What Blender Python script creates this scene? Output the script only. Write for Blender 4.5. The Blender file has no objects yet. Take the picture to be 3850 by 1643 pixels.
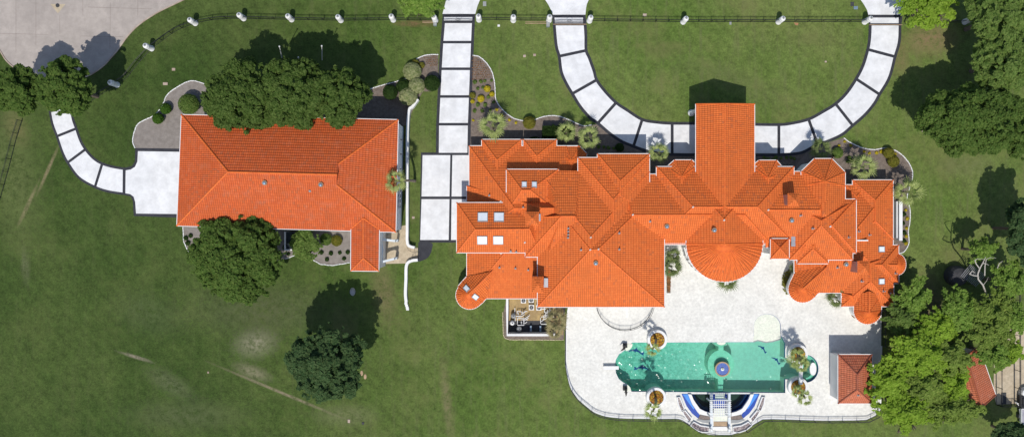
import bpy, math, random
import numpy as np
from mathutils import Vector, Matrix
from mathutils.geometry import tessellate_polygon

# ------------------------------------------------------------------ camera, sky, sun, exposure
S, H, CX, CY = 0.04, 115.0, 1925.0, 821.5      # metres per photo pixel on the ground, camera height, photo centre
scene = bpy.context.scene
COL = scene.collection
cam_d = bpy.data.cameras.new('camera'); cam = bpy.data.objects.new('camera', cam_d); COL.objects.link(cam)
cam.location = (0, 0, H); cam_d.sensor_fit = 'HORIZONTAL'
cam_d.angle = 2 * math.atan(1925 * S / H); cam_d.clip_end = 2000; cam_d.clip_start = 1
scene.camera = cam

SUN_EL = math.radians(59)
sun_dir = Vector((-0.13, -1, 0)).normalized() * math.cos(SUN_EL) + Vector((0, 0, math.sin(SUN_EL)))
sd = bpy.data.lights.new('sun', 'SUN'); sd.energy = 3.85; sd.angle = math.radians(0.5); sd.color = (1.0, 0.955, 0.89)
sun = bpy.data.objects.new('sun', sd); COL.objects.link(sun)
sun.rotation_euler = sun_dir.to_track_quat('Z', 'Y').to_euler(); sun.location = (0, -40, 60)
world = bpy.data.worlds.new('World'); scene.world = world; world.use_nodes = True
wn = world.node_tree.nodes; bgn = wn['Background']
sky = wn.new('ShaderNodeTexSky'); sky.sky_type = 'NISHITA'; sky.sun_disc = False
sky.sun_elevation = SUN_EL; sky.sun_rotation = math.atan2(sun_dir.x, sun_dir.y)
world.node_tree.links.new(sky.outputs[0], bgn.inputs[0]); bgn.inputs[1].default_value = 0.125
scene.view_settings.view_transform = 'Standard'; scene.view_settings.look = 'None'
scene.view_settings.exposure = 0.0; scene.view_settings.gamma = 1.0
scene.view_settings.use_curve_mapping = False
scene.cycles.max_bounces = 6; scene.cycles.transparent_max_bounces = 8

def W(px, py, z=0.0):
    k = S * (1 - z / H)
    return Vector(((px - CX) * k, (CY - py) * k, z))

# ------------------------------------------------------------------ materials
def nd(nt, t, **kw):
    n = nt.nodes.new(t)
    for k, v in kw.items():
        setattr(n, k, v)
    return n

def setin(n, **kw):
    for k, v in kw.items():
        n.inputs[k.replace('_', ' ')].default_value = v

def newmat(name):
    m = bpy.data.materials.new(name); m.use_nodes = True
    nt = m.node_tree
    return m, nt, nt.nodes['Principled BSDF']

def rgb(c): return (c[0], c[1], c[2], 1)

def mixc(nt, fac, a, b, mode='MIX'):
    n = nd(nt, 'ShaderNodeMix', data_type='RGBA', blend_type=mode)
    if isinstance(fac, (int, float)): n.inputs[0].default_value = fac
    else: nt.links.new(fac, n.inputs[0])
    for i, v in ((6, a), (7, b)):
        if isinstance(v, tuple): n.inputs[i].default_value = rgb(v)
        else: nt.links.new(v, n.inputs[i])
    return n.outputs[2]

def mth(nt, op, a, b=None, c=None, clamp=False):
    n = nd(nt, 'ShaderNodeMath', operation=op, use_clamp=clamp)
    for i, v in enumerate((a, b, c)):
        if v is None: continue
        if isinstance(v, (int, float)): n.inputs[i].default_value = v
        else: nt.links.new(v, n.inputs[i])
    return n.outputs[0]

def noise(nt, vec, scale, detail=4, rough=0.55, lo=None, hi=None):
    n = nd(nt, 'ShaderNodeTexNoise'); n.inputs['Scale'].default_value = scale
    n.inputs['Detail'].default_value = detail; n.inputs['Roughness'].default_value = rough
    nt.links.new(vec, n.inputs['Vector'])
    o = n.outputs[0]
    if lo is not None:
        r = nd(nt, 'ShaderNodeMapRange'); r.inputs[1].default_value = lo; r.inputs[2].default_value = hi
        nt.links.new(o, r.inputs[0]); o = r.outputs[0]
    return o

def pos(nt): return nd(nt, 'ShaderNodeNewGeometry').outputs['Position']

def bump(nt, bs, h, strength, dist):
    b = nd(nt, 'ShaderNodeBump'); b.inputs['Strength'].default_value = strength; b.inputs['Distance'].default_value = dist
    nt.links.new(h, b.inputs['Height']); nt.links.new(b.outputs[0], bs.inputs['Normal'])

def mat(name, c1, c2=None, scale=1.0, rough=0.7, metal=0.0, fine=None, bstr=0.0, bdist=0.02, bscale=None, lo=.35, hi=.65):
    m, nt, bs = newmat(name)
    bs.inputs['Roughness'].default_value = rough; bs.inputs['Metallic'].default_value = metal
    p = pos(nt)
    if c2 is None: c2 = tuple(x * .8 for x in c1)
    col = mixc(nt, noise(nt, p, scale, 5, .6, lo, hi), c1, c2)
    if fine:
        col = mixc(nt, noise(nt, p, fine, 3, .6, .3, .7), col, (.5, .5, .5), 'OVERLAY') if False else mixc(nt, mth(nt, 'MULTIPLY', noise(nt, p, fine, 3, .7, .35, .65), .35), col, tuple(x * .45 for x in c1))
    nt.links.new(col, bs.inputs['Base Color'])
    if bstr: bump(nt, bs, noise(nt, p, bscale or scale * 4, 4), bstr, bdist)
    return m

M = {}
M['white'] = mat('white_stucco', (.74, .74, .72), (.66, .66, .65), .7, .8)
M['bluewhite'] = mat('pale_painted_wall', (.62, .67, .70), (.54, .59, .62), .5, .8)
M['slab'] = mat('white_driveway_concrete', (.74, .74, .74), (.67, .68, .69), .22, .75, fine=.6, lo=.3, hi=.8)
M['border'] = mat('dark_driveway_border', (.018, .019, .027), (.035, .036, .045), 1.2, .8, fine=6, bstr=.3, bdist=.02, bscale=5)
M['deck'] = mat('pale_stone_deck', (.75, .74, .685), (.66, .65, .60), .55, .7, fine=2.4, lo=.38, hi=.66)
M['road'] = mat('road_concrete', (.42, .37, .33), (.33, .29, .26), .12, .85, fine=.8)
M['kerb'] = mat('kerb_concrete', (.46, .38, .31), (.30, .22, .17), .6, .8)
M['tan'] = mat('tan_concrete', (.50, .42, .30), (.42, .34, .23), .5, .85, fine=2)
M['ochre'] = mat('ochre_concrete', (.42, .30, .13), (.30, .21, .10), .6, .85, fine=2)
M['mulch'] = mat('mulch', (.135, .105, .085), (.21, .17, .14), 2.2, .95, fine=5, bstr=.6, bdist=.05, bscale=7)
M['gravelgrey'] = mat('grey_gravel', (.20, .175, .155), (.27, .24, .215), 1.5, .95, fine=6, bstr=.6, bdist=.04, bscale=9)
M['metal'] = mat('grey_sheet_metal', (.42, .41, .44), (.33, .33, .35), 1, .45, .5)
M['black'] = mat('black_painted_iron', (.012, .012, .014), (.02, .02, .022), 2, .5)
M['dark'] = mat('dark_rubber', (.03, .032, .035), (.045, .045, .05), 2, .8)
M['bluegrey'] = mat('blue_grey_tank', (.24, .33, .42), (.19, .26, .34), 2, .4, .3)
M['grey'] = mat('grey_plastic', (.30, .31, .31), (.24, .25, .25), 2, .5)
M['glass'] = mat('dark_window_glass', (.02, .025, .03), (.03, .04, .05), .8, .08)
M['skyglass'] = mat('skylight_dome', (.80, .84, .88), (.70, .75, .80), 1.5, .2)
M['bronze'] = mat('dark_bronze', (.05, .045, .04), (.09, .08, .07), 3, .4, .6)
M['bluetile'] = mat('blue_glazed_tile', (.012, .05, .30), (.03, .10, .42), 3, .2, fine=8)
M['lightblue'] = mat('light_blue_paint', (.06, .26, .70), (.05, .22, .62), 2, .35)
M['cobalt'] = mat('cobalt_paint', (.01, .06, .36), (.012, .05, .28), 2, .35)
M['stonebrown'] = mat('grey_brown_stone', (.24, .19, .165), (.16, .13, .115), 3, .85, fine=8)
M['bark'] = mat('bark', (.10, .075, .055), (.17, .13, .10), 5, .9, bstr=.6, bdist=.03, bscale=12)
M['palebark'] = mat('pale_bark', (.45, .42, .37), (.30, .28, .24), 4, .85)
M['palmbark'] = mat('palm_bark', (.24, .19, .14), (.14, .11, .08), 6, .9)
M['orangedirt'] = mat('orange_clay', (.36, .17, .08), (.25, .15, .08), 2, .95)
M['wood'] = mat('tan_timber', (.42, .30, .19), (.32, .22, .13), 2, .8)

def tile_mat(name, base, var, worn=0.0):
    m, nt, bs = newmat(name); bs.inputs['Roughness'].default_value = .7; bs.inputs['Specular IOR Level'].default_value = .2
    uv = nd(nt, 'ShaderNodeUVMap').outputs[0]
    sep = nd(nt, 'ShaderNodeSeparateXYZ'); nt.links.new(uv, sep.inputs[0])
    u = mth(nt, 'DIVIDE', sep.outputs[0], .29); v = mth(nt, 'DIVIDE', sep.outputs[1], .42)
    s = mth(nt, 'ABSOLUTE', mth(nt, 'SINE', mth(nt, 'MULTIPLY', u, math.pi)))
    fv = mth(nt, 'FRACT', v)
    saw = mth(nt, 'MAXIMUM', mth(nt, 'SUBTRACT', 1.0, mth(nt, 'DIVIDE', fv, .78)), mth(nt, 'DIVIDE', mth(nt, 'SUBTRACT', fv, .78), .22))
    h = mth(nt, 'ADD', mth(nt, 'MULTIPLY', s, .7), mth(nt, 'MULTIPLY', saw, .62))
    cmb = nd(nt, 'ShaderNodeCombineXYZ'); nt.links.new(mth(nt, 'FLOOR', u), cmb.inputs[0]); nt.links.new(mth(nt, 'FLOOR', v), cmb.inputs[1])
    wn_ = nd(nt, 'ShaderNodeTexWhiteNoise'); nt.links.new(cmb.outputs[0], wn_.inputs['Vector'])
    p = pos(nt)
    c = mixc(nt, wn_.outputs[0], base, var)
    c = mixc(nt, mth(nt, 'MULTIPLY', mth(nt, 'GREATER_THAN', wn_.outputs[0], .93), .45), c, (.36, .12, .05))
    c = mixc(nt, noise(nt, p, .35, 4, .6, .4, .75), c, tuple(x * .80 for x in base))
    c = mixc(nt, mth(nt, 'MULTIPLY', noise(nt, p, .9, 5, .75, .5, .72), .12), c, (.60, .24, .085))
    c = mixc(nt, mth(nt, 'MULTIPLY', noise(nt, p, .22, 5, .8, .56, .72), .35), c, (.30, .085, .03))
    # joint colour with self-shadow painted in: groove between two barrels, lip of each course
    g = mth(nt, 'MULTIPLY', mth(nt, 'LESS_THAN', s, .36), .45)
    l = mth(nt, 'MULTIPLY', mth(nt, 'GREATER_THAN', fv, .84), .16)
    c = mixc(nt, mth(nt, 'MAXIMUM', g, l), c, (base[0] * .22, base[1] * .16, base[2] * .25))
    if worn: c = mixc(nt, mth(nt, 'MULTIPLY', noise(nt, p, 1.3, 4, .6, .5, .75), worn), c, (.5, .42, .34))
    nt.links.new(c, bs.inputs['Base Color']); bump(nt, bs, h, .85, .075)
    return m
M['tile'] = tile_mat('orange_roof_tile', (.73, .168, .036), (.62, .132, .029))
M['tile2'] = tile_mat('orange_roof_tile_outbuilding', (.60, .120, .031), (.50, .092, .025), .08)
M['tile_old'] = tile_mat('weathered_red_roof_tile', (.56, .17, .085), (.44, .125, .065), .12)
M['cap'] = mat('ridge_tile', (.72, .16, .022), (.58, .105, .016), 2.5, .65)
M['mortar'] = mat('white_mortar', (.62, .55, .5), (.5, .42, .36), 3, .9)

def leaf_mat(name, c1, c2, c3=None, scale=.5, amt=.35):
    m, nt, bs = newmat(name); bs.inputs['Roughness'].default_value = .75
    bs.inputs['Specular IOR Level'].default_value = .12
    p = pos(nt)
    c = mixc(nt, noise(nt, p, scale, 3, .6, .3, .7), c1, c2)
    c = mixc(nt, mth(nt, 'MULTIPLY', noise(nt, p, 3.2, 3, .7, .40, .64), .85), c, c3 or tuple(x * 1.9 for x in c1))
    nt.links.new(c, bs.inputs['Base Color'])
    tr = nd(nt, 'ShaderNodeBsdfTranslucent'); nt.links.new(c, tr.inputs[0])
    mx = nd(nt, 'ShaderNodeMixShader'); mx.inputs[0].default_value = amt
    out = nt.nodes['Material Output']
    nt.links.new(bs.outputs[0], mx.inputs[1]); nt.links.new(tr.outputs[0], mx.inputs[2]); nt.links.new(mx.outputs[0], out.inputs[0])
    return m
M['leaf'] = leaf_mat('dense_green_leaves', (.054, .104, .016), (.026, .060, .008), (.14, .20, .05))
M['leafb'] = leaf_mat('mid_green_leaves', (.070, .135, .022), (.040, .085, .014), (.14, .20, .045))
M['leafc'] = leaf_mat('blue_green_leaves', (.050, .105, .035), (.028, .066, .022), (.10, .15, .055))
M['lime'] = leaf_mat('lime_green_leaves', (.26, .42, .035), (.15, .27, .022), (.38, .52, .08), .35, .5)
M['limeb'] = leaf_mat('olive_lime_leaves', (.19, .29, .045), (.11, .18, .03), (.30, .38, .09), .35, .45)
M['bright'] = leaf_mat('bright_green_leaves', (.15, .27, .035), (.085, .17, .022), (.26, .36, .08))
M['dull'] = leaf_mat('dull_green_leaves', (.11, .19, .035), (.07, .13, .025), (.20, .27, .07))
M['paleleaf'] = leaf_mat('variegated_pale_leaves', (.30, .34, .14), (.16, .22, .07), (.50, .50, .28), 2)
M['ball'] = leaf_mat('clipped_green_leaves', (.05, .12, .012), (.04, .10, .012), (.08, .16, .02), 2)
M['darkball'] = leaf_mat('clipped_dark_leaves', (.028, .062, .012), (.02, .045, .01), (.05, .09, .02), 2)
M['yellow'] = leaf_mat('yellow_flowers', (.60, .46, .015), (.22, .25, .02), (.72, .56, .05), 4)
M['olive'] = leaf_mat('olive_yellow_leaves', (.12, .14, .02), (.20, .19, .025), (.25, .22, .04), 2)
M['redbed'] = leaf_mat('red_bedding_plants', (.32, .12, .05), (.12, .10, .04), (.46, .24, .10), 3)
M['flowers'] = leaf_mat('mixed_bed_flowers', (.50, .07, .04), (.07, .11, .025), (.85, .60, .08), 5)
M['palm'] = leaf_mat('palm_fronds', (.28, .35, .10), (.13, .19, .05), (.50, .55, .22), 1.6)
M['palmd'] = leaf_mat('dark_palm_fronds', (.13, .18, .06), (.07, .11, .035), (.25, .29, .11), 1.2)
M['drypalm'] = leaf_mat('dry_palm_fronds', (.30, .25, .12), (.15, .17, .06), (.42, .36, .20), 1.2)

# lawn: mown grass with its own worn and dry patches
def lawn_material():
    m, nt, bs = newmat('mown_grass'); bs.inputs['Roughness'].default_value = .9
    bs.inputs['Specular IOR Level'].default_value = .15
    p = pos(nt)
    a = noise(nt, p, .05, 5, .62, .38, .62)
    b = noise(nt, p, .32, 6, .68, .38, .66)
    c = noise(nt, p, 2.2, 5, .78, .32, .68)
    mp = nd(nt, 'ShaderNodeMapping'); mp.inputs['Rotation'].default_value = (0, 0, math.radians(-20)); mp.inputs['Scale'].default_value = (1.6, .14, 1)
    nt.links.new(p, mp.inputs[0]); d = noise(nt, mp.outputs[0], .9, 4, .6, .5, .75)
    e = noise(nt, p, 3.4, 3, .85, .40, .62); f = noise(nt, p, 1.05, 5, .8, .40, .62)
    wv = nd(nt, 'ShaderNodeTexWave', wave_type='BANDS', bands_direction='DIAGONAL'); wv.inputs['Scale'].default_value = .30; wv.inputs['Distortion'].default_value = 5; wv.inputs['Detail'].default_value = 3
    wv.inputs['Detail Scale'].default_value = .35; nt.links.new(p, wv.inputs[0])
    sx = nd(nt, 'ShaderNodeSeparateXYZ'); nt.links.new(p, sx.inputs[0])
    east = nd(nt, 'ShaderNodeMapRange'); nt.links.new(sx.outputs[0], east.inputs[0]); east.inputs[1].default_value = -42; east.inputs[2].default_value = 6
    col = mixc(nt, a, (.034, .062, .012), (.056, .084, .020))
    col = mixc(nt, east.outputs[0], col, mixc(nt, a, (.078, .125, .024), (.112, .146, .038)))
    k = mth(nt, 'ADD', mth(nt, 'MULTIPLY', b, .42), mth(nt, 'ADD', mth(nt, 'MULTIPLY', f, .55), mth(nt, 'ADD', mth(nt, 'MULTIPLY', c, .55), mth(nt, 'ADD', mth(nt, 'MULTIPLY', e, .62), mth(nt, 'MULTIPLY', wv.outputs[0], .18)))))
    k = mth(nt, 'ADD', mth(nt, 'MULTIPLY', k, .62), .38)          # 0.38 .. 1.7: mown, clumpy grass
    vm = nd(nt, 'ShaderNodeVectorMath', operation='SCALE'); nt.links.new(col, vm.inputs[0]); nt.links.new(k, vm.inputs['Scale']); col = vm.outputs[0]
    ek = mth(nt, 'ADD', mth(nt, 'MULTIPLY', east.outputs[0], .75), .25)
    col = mixc(nt, mth(nt, 'MULTIPLY', mth(nt, 'MULTIPLY', d, .45), ek), col, (.135, .135, .065))
    col = mixc(nt, mth(nt, 'MULTIPLY', mth(nt, 'MULTIPLY', noise(nt, p, .16, 4, .7, .5, .68), .55), ek), col, (.135, .135, .050))
    patches = [  # px, py, half length px, half width px, angle deg, colour, strength
        (1055, 1474, 285, 7, -22.6, (.22, .18, .12), .9), (512, 1342, 72, 8, -17, (.25, .21, .16), .9),
        (960, 1290, 95, 62, 10, (.21, .20, .13), .8), (950, 1398, 85, 30, -20, (.21, .19, .12), .75),
        (1445, 1100, 55, 130, 10, (.16, .125, .065), .7), (1680, 1500, 24, 190, 6, (.17, .145, .075), .7),
        (3500, 150, 130, 70, 5, (.20, .145, .075), .9), (3385, 215, 40, 90, 5, (.17, .13, .06), .7),
        (105, 770, 100, 9, 65, (.26, .20, .12), .8), (180, 640, 110, 8, 66, (.26, .20, .12), .8), (95, 1000, 20, 80, 5, (.14, .14, .08), .5),
        (3500, 1170, 70, 150, 10, (.17, .12, .08), .9), (3640, 620, 130, 55, 0, (.13, .14, .06), .6), (3800, 1120, 60, 90, 0, (.12, .10, .06), .6),
        (40, 640, 130, 330, 8, (.130, .150, .055), .5), (700, 1560, 260, 70, 0, (.085, .10, .045), .6), (560, 1180, 160, 90, -20, (.075, .095, .04), .5), (1290, 1230, 60, 110, 0, (.12, .11, .05), .5),
        (60, 480, 50, 90, 20, (.16, .14, .06), .6), (1560, 90, 90, 14, 0, (.17, .10, .055), .8), (2500, 185, 110, 35, 0, (.13, .125, .05), .5),
        (3050, 150, 120, 30, 0, (.12, .125, .045), .4), (2750, 300, 260, 60, -20, (.11, .115, .05), .45), (1700, 920, 20, 60, 0, (.15, .13, .06), .3),
        (1000, 1165, 330, 120, 0, (.085, .085, .05), .5), (640, 1440, 120, 45, -30, (.15, .15, .09), .4), (1300, 1560, 140, 50, 0, (.17, .17, .09), .45)]
    for (x, y, L, w, ang, cc, st) in patches:
        c0 = W(x, y)
        mp = nd(nt, 'ShaderNodeMapping', vector_type='TEXTURE')
        mp.inputs['Location'].default_value = (c0.x, c0.y, 0); mp.inputs['Rotation'].default_value = (0, 0, math.radians(ang))
        mp.inputs['Scale'].default_value = (L * S, w * S, 1)
        nt.links.new(p, mp.inputs[0])
        ln = nd(nt, 'ShaderNodeVectorMath', operation='LENGTH'); nt.links.new(mp.outputs[0], ln.inputs[0])
        dist = mth(nt, 'ADD', ln.outputs['Value'], mth(nt, 'MULTIPLY', mth(nt, 'SUBTRACT', mth(nt, 'ADD', f, c), 1.0), .45))
        r = nd(nt, 'ShaderNodeMapRange'); r.inputs[1].default_value = 1.1; r.inputs[2].default_value = .4; nt.links.new(dist, r.inputs[0])
        k = mth(nt, 'MULTIPLY', mth(nt, 'MULTIPLY', r.outputs[0], st), mth(nt, 'ADD', mth(nt, 'MULTIPLY', mth(nt, 'MULTIPLY', f, mth(nt, 'ADD', c, .35)), 1.15), .22))
        col = mixc(nt, k, col, cc)
    nt.links.new(col, bs.inputs['Base Color'])
    bump(nt, bs, noise(nt, p, 7, 4, .8), .7, .07)
    return m
M['lawn'] = lawn_material()

# ------------------------------------------------------------------ builders
def mesh_obj(name, verts, faces, material, parent=None, uvs=None, smooth=False):
    o_ = parent.location if parent is not None and parent.type == 'EMPTY' else None
    if parent is not None and parent.type != 'EMPTY' and 'org' in ORG.get(parent.name, {}): o_ = ORG[parent.name]['org']
    off = o_ if o_ is not None else Vector((0, 0, 0))
    me = bpy.data.meshes.new(name)
    me.from_pydata([tuple(Vector(v) - off) for v in verts], [], faces)
    me.materials.append(material)
    if uvs is not None:
        ul = me.uv_layers.new(name='UVMap'); ul.data.foreach_set('uv', np.array(uvs, dtype=np.float32).ravel())
    if smooth: me.polygons.foreach_set('use_smooth', [True] * len(me.polygons))
    me.update()
    o = bpy.data.objects.new(name, me); COL.objects.link(o)
    if parent is not None: o.parent = parent
    ORG[o.name] = {'org': off.copy()}
    return o
ORG = {}

def thing(name, label, cat, loc, group=None):
    o = bpy.data.objects.new(name, None); COL.objects.link(o); o.location = loc; o.empty_display_size = .5
    o['label'] = label; o['category'] = cat
    if group: o['group'] = group
    return o
def tag(o, label=None, cat=None, group=None, kind=None):
    if label: o['label'] = label
    if cat: o['category'] = cat
    if group: o['group'] = group
    if kind: o['kind'] = kind
    return o

class MB:
    def __init__(s): s.v = []; s.f = []
    def box(s, c, d, rz=0.0):
        c = Vector(c); x, y, z = d[0] / 2, d[1] / 2, d[2] / 2; cs, sn = math.cos(rz), math.sin(rz); b = len(s.v)
        for k in (-z, z):
            for (i, j) in ((-x, -y), (x, -y), (x, y), (-x, y)):
                s.v.append((c.x + i * cs - j * sn, c.y + i * sn + j * cs, c.z + k))
        s.f += [(b, b + 3, b + 2, b + 1), (b + 4, b + 5, b + 6, b + 7)] + [(b + i, b + (i + 1) % 4, b + 4 + (i + 1) % 4, b + 4 + i) for i in range(4)]
        return s
    def tube(s, p, q, r0, r1=None, n=8, caps=True):
        p, q = Vector(p), Vector(q); r1 = r0 if r1 is None else r1; d = (q - p)
        if d.length < 1e-6: return s
        d.normalize(); a = d.orthogonal().normalized(); e = d.cross(a); b = len(s.v)
        for (c, r) in ((p, r0), (q, r1)):
            for i in range(n):
                t = 2 * math.pi * i / n; s.v.append(tuple(c + a * math.cos(t) * r + e * math.sin(t) * r))
        s.f += [(b + i, b + (i + 1) % n, b + n + (i + 1) % n, b + n + i) for i in range(n)]
        if caps: s.f += [tuple(range(b + n - 1, b - 1, -1)), tuple(range(b + n, b + 2 * n))]
        return s
    def path(s, pts, r, n=6):
        for i in range(len(pts) - 1): s.tube(pts[i], pts[i + 1], r if not isinstance(r, (list, tuple)) else r[i], r if not isinstance(r, (list, tuple)) else r[i + 1], n)
        return s
    def prism(s, pts, z0, z1):           # pts: xy list, any simple polygon
        pts = [Vector((p[0], p[1], 0)) for p in pts]
        area = sum(pts[i].x * pts[(i + 1) % len(pts)].y - pts[(i + 1) % len(pts)].x * pts[i].y for i in range(len(pts)))
        if area < 0: pts = pts[::-1]
        n = len(pts); b = len(s.v)
        s.v += [(p.x, p.y, z0) for p in pts] + [(p.x, p.y, z1) for p in pts]
        s.f += [(b + i, b + (i + 1) % n, b + n + (i + 1) % n, b + n + i) for i in range(n)]
        for t in tessellate_polygon([pts]):
            s.f.append(tuple(b + n + i for i in t)); s.f.append(tuple(b + i for i in t[::-1]))
        return s
    def lathe(s, c, prof, n=20, sx=1, sy=1):
        c = Vector(c); b = len(s.v)
        for (r, z) in prof:
            for i in range(n):
                t = 2 * math.pi * i / n; s.v.append((c.x + r * math.cos(t) * sx, c.y + r * math.sin(t) * sy, c.z + z))
        for k in range(len(prof) - 1):
            s.f += [(b + k * n + i, b + k * n + (i + 1) % n, b + (k + 1) * n + (i + 1) % n, b + (k + 1) * n + i) for i in range(n)]
        s.f += [tuple(range(b + n - 1, b - 1, -1)), tuple(range(b + (len(prof) - 1) * n, b + len(prof) * n))]
        return s
    def wallpath(s, pts, w, z0, z1, closed=False):   # thick wall along an xy polyline
        n = len(pts); P = [Vector((p[0], p[1])) for p in pts]; L = []; R = []
        for i in range(n):
            a = P[(i - 1) % n] if (closed or i > 0) else P[i]; c = P[(i + 1) % n] if (closed or i < n - 1) else P[i]
            d = (c - a).normalized(); nn = Vector((-d.y, d.x)) * (w / 2); L.append(P[i] + nn); R.append(P[i] - nn)
        b = len(s.v)
        for i in range(n):
            for q, z in ((L[i], z0), (R[i], z0), (R[i], z1), (L[i], z1)): s.v.append((q.x, q.y, z))
        m = n if closed else n - 1
        for i in range(m):
            j = (i + 1) % n
            for k in range(4): s.f.append((b + 4 * i + k, b + 4 * i + (k + 1) % 4, b + 4 * j + (k + 1) % 4, b + 4 * j + k))
        if not closed: s.f += [(b, b + 1, b + 2, b + 3), (b + 4 * (n - 1) + 3, b + 4 * (n - 1) + 2, b + 4 * (n - 1) + 1, b + 4 * (n - 1))]
        return s
    def build(s, name, material, parent=None, smooth=False):
        o = mesh_obj(name, s.v, s.f, material, parent, smooth=False)
        import bmesh
        bm = bmesh.new(); bm.from_mesh(o.data); bmesh.ops.recalc_face_normals(bm, faces=bm.faces); bm.to_mesh(o.data); bm.free()
        if smooth: o.data.polygons.foreach_set('use_smooth', [True] * len(o.data.polygons))
        return o

def PP(pts, z=0.0): return [W(x, y, z) for x, y in pts]
def spline(pts, k=6, closed=False):
    P = [Vector((a[0], a[1])) for a in pts]; n = len(P); out = []
    for i in range(n if closed else n - 1):
        p0 = P[(i - 1) % n] if (closed or i > 0) else P[0]; p1 = P[i]; p2 = P[(i + 1) % n]; p3 = P[(i + 2) % n] if (closed or i < n - 2) else P[-1]
        for j in range(k):
            t = j / k
            q = 0.5 * ((2 * p1) + (p2 - p0) * t + (2 * p0 - 5 * p1 + 4 * p2 - p3) * t * t + (3 * p1 - p0 - 3 * p2 + p3) * t ** 3)
            out.append((q.x, q.y))
    if not closed: out.append((P[-1].x, P[-1].y))
    return out
def arc(cx, cy, rx, ry, a0, a1, n=16):       # photo pixels; angles in degrees, 0 = east, 90 = south (down)
    return [(cx + rx * math.cos(math.radians(a0 + (a1 - a0) * i / n)), cy + ry * math.sin(math.radians(a0 + (a1 - a0) * i / n))) for i in range(n + 1)]

def sheet(name, outline, z, material, holes=(), parent=None, kind='structure'):
    rings = [[Vector((p.x, p.y, 0)) for p in PP(outline)]] + [[Vector((p.x, p.y, 0)) for p in PP(h)] for h in holes]
    tris = tessellate_polygon(rings); vs = [v for r in rings for v in r]
    fs = []
    for t in tris:
        a, b, c = (vs[i] for i in t)
        cr = (b - a).cross(c - a).z
        if abs(cr) < 1e-9: continue
        fs.append(tuple(t) if cr > 0 else tuple(t[::-1]))
    o = mesh_obj(name, [(v.x, v.y, z) for v in vs], fs, material, parent)
    if kind and parent is None: o['kind'] = kind
    return o
# ------------------------------------------------------------------ pool outlines (photo pixels, clockwise on the photo)
POOL = ([(2376, 1287), (2832, 1285)] + [(2833, 1258), (2834, 1226)] + arc(2884, 1226, 51, 47, 180, 360, 14)[1:-1] + [(2935, 1226), (2937, 1262), (2952, 1290), (2952, 1345)]
        + [(3000, 1347)] + arc(3030, 1385, 47, 52, -110, 110, 20) + [(3000, 1425), (2952, 1425), (2952, 1476), (2374, 1471)]
        + [(2369, 1455), (2356, 1443), (2342, 1436), (2326, 1423), (2316, 1402), (2312, 1376), (2315, 1352), (2327, 1331), (2347, 1317), (2362, 1304)])
BL = [(2598, 1480), (2605, 1498), (2614, 1512), (2630, 1534), (2650, 1544), (2669, 1549)]
PC = 2708.5
BASIN = BL + [(2 * PC - x, y) for x, y in BL[::-1]]
DECK = ([(2139, 1150), (2135, 1180), (2128, 1280), (2128, 1374), (2137, 1422), (2150, 1460), (2175, 1496), (2210, 1527), (2237, 1547), (2276, 1561), (2333, 1568), (2504, 1570),
         (2553, 1571), (2584, 1586), (2630, 1617), (2665, 1628), (2701, 1631), (2749, 1631), (2803, 1613), (2835, 1590), (2866, 1572), (2906, 1571), (3095, 1577), (3211, 1576), (3256, 1574), (3288, 1560),
         (3308, 1535), (3312, 1300), (3314, 1150), (3200, 1080), (3000, 1000), (2960, 880), (2480, 900), (2300, 1100)])

# ------------------------------------------------------------------ ground, lawn, beds, road, drives
big = [(CX + dx, CY + dy) for dx, dy in ((-12000, -12000), (12000, -12000), (12000, 12000), (-12000, 12000))]
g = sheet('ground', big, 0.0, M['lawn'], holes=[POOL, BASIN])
road = spline([(664, 14), (591, 50), (523, 95), (478, 141), (446, 186), (414, 223), (391, 248), (341, 282), (270, 305), (190, 312), (120, 295), (64, 262), (27, 232), (0, 191), (-80, 60)], 5)
sheet('road', road + [(-400, -200), (-400, -900), (6000, -900), (6000, -220), (1400, -220), (1000, -150)], .02, M['road'])
kb = MB(); kb.wallpath([W(x, y).xy for x, y in [(1400, -220), (1000, -150)] + road], .16, 0, .12); tag(kb.build('kerb', M['kerb']), kind='structure')
jt = MB()
for (a, b_) in (((415, 10), (413, 185)), ((311, -10), (312, 60)), ((135, -10), (135, 170)), ((518, -10), (518, 60)), ((0, 127), (180, 131)), ((300, 137), (462, 139)), ((330, 28), (570, 35)), ((60, -10), (60, 200)), ((225, 60), (225, 130))):
    p, q = W(*a, .024), W(*b_, .024); d = (q - p); jt.box((p + q) / 2, (d.length, .035, .004), math.atan2(d.y, d.x))
tag(jt.build('road_joints', M['stonebrown']), kind='structure')
sheet('road_patch', [(190, 17), (247, 17), (218, 52)], .026, M['tan'])
mh = MB(); c = W(217, 22, 0); mh.lathe((c.x, c.y, .028), [(.30, 0), (.30, .02), (.22, .025)], 20)
tag(mh.build('manhole_cover', M['dark']), 'round dark manhole cover in a pale diamond patch of the road', 'manhole cover')

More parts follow.
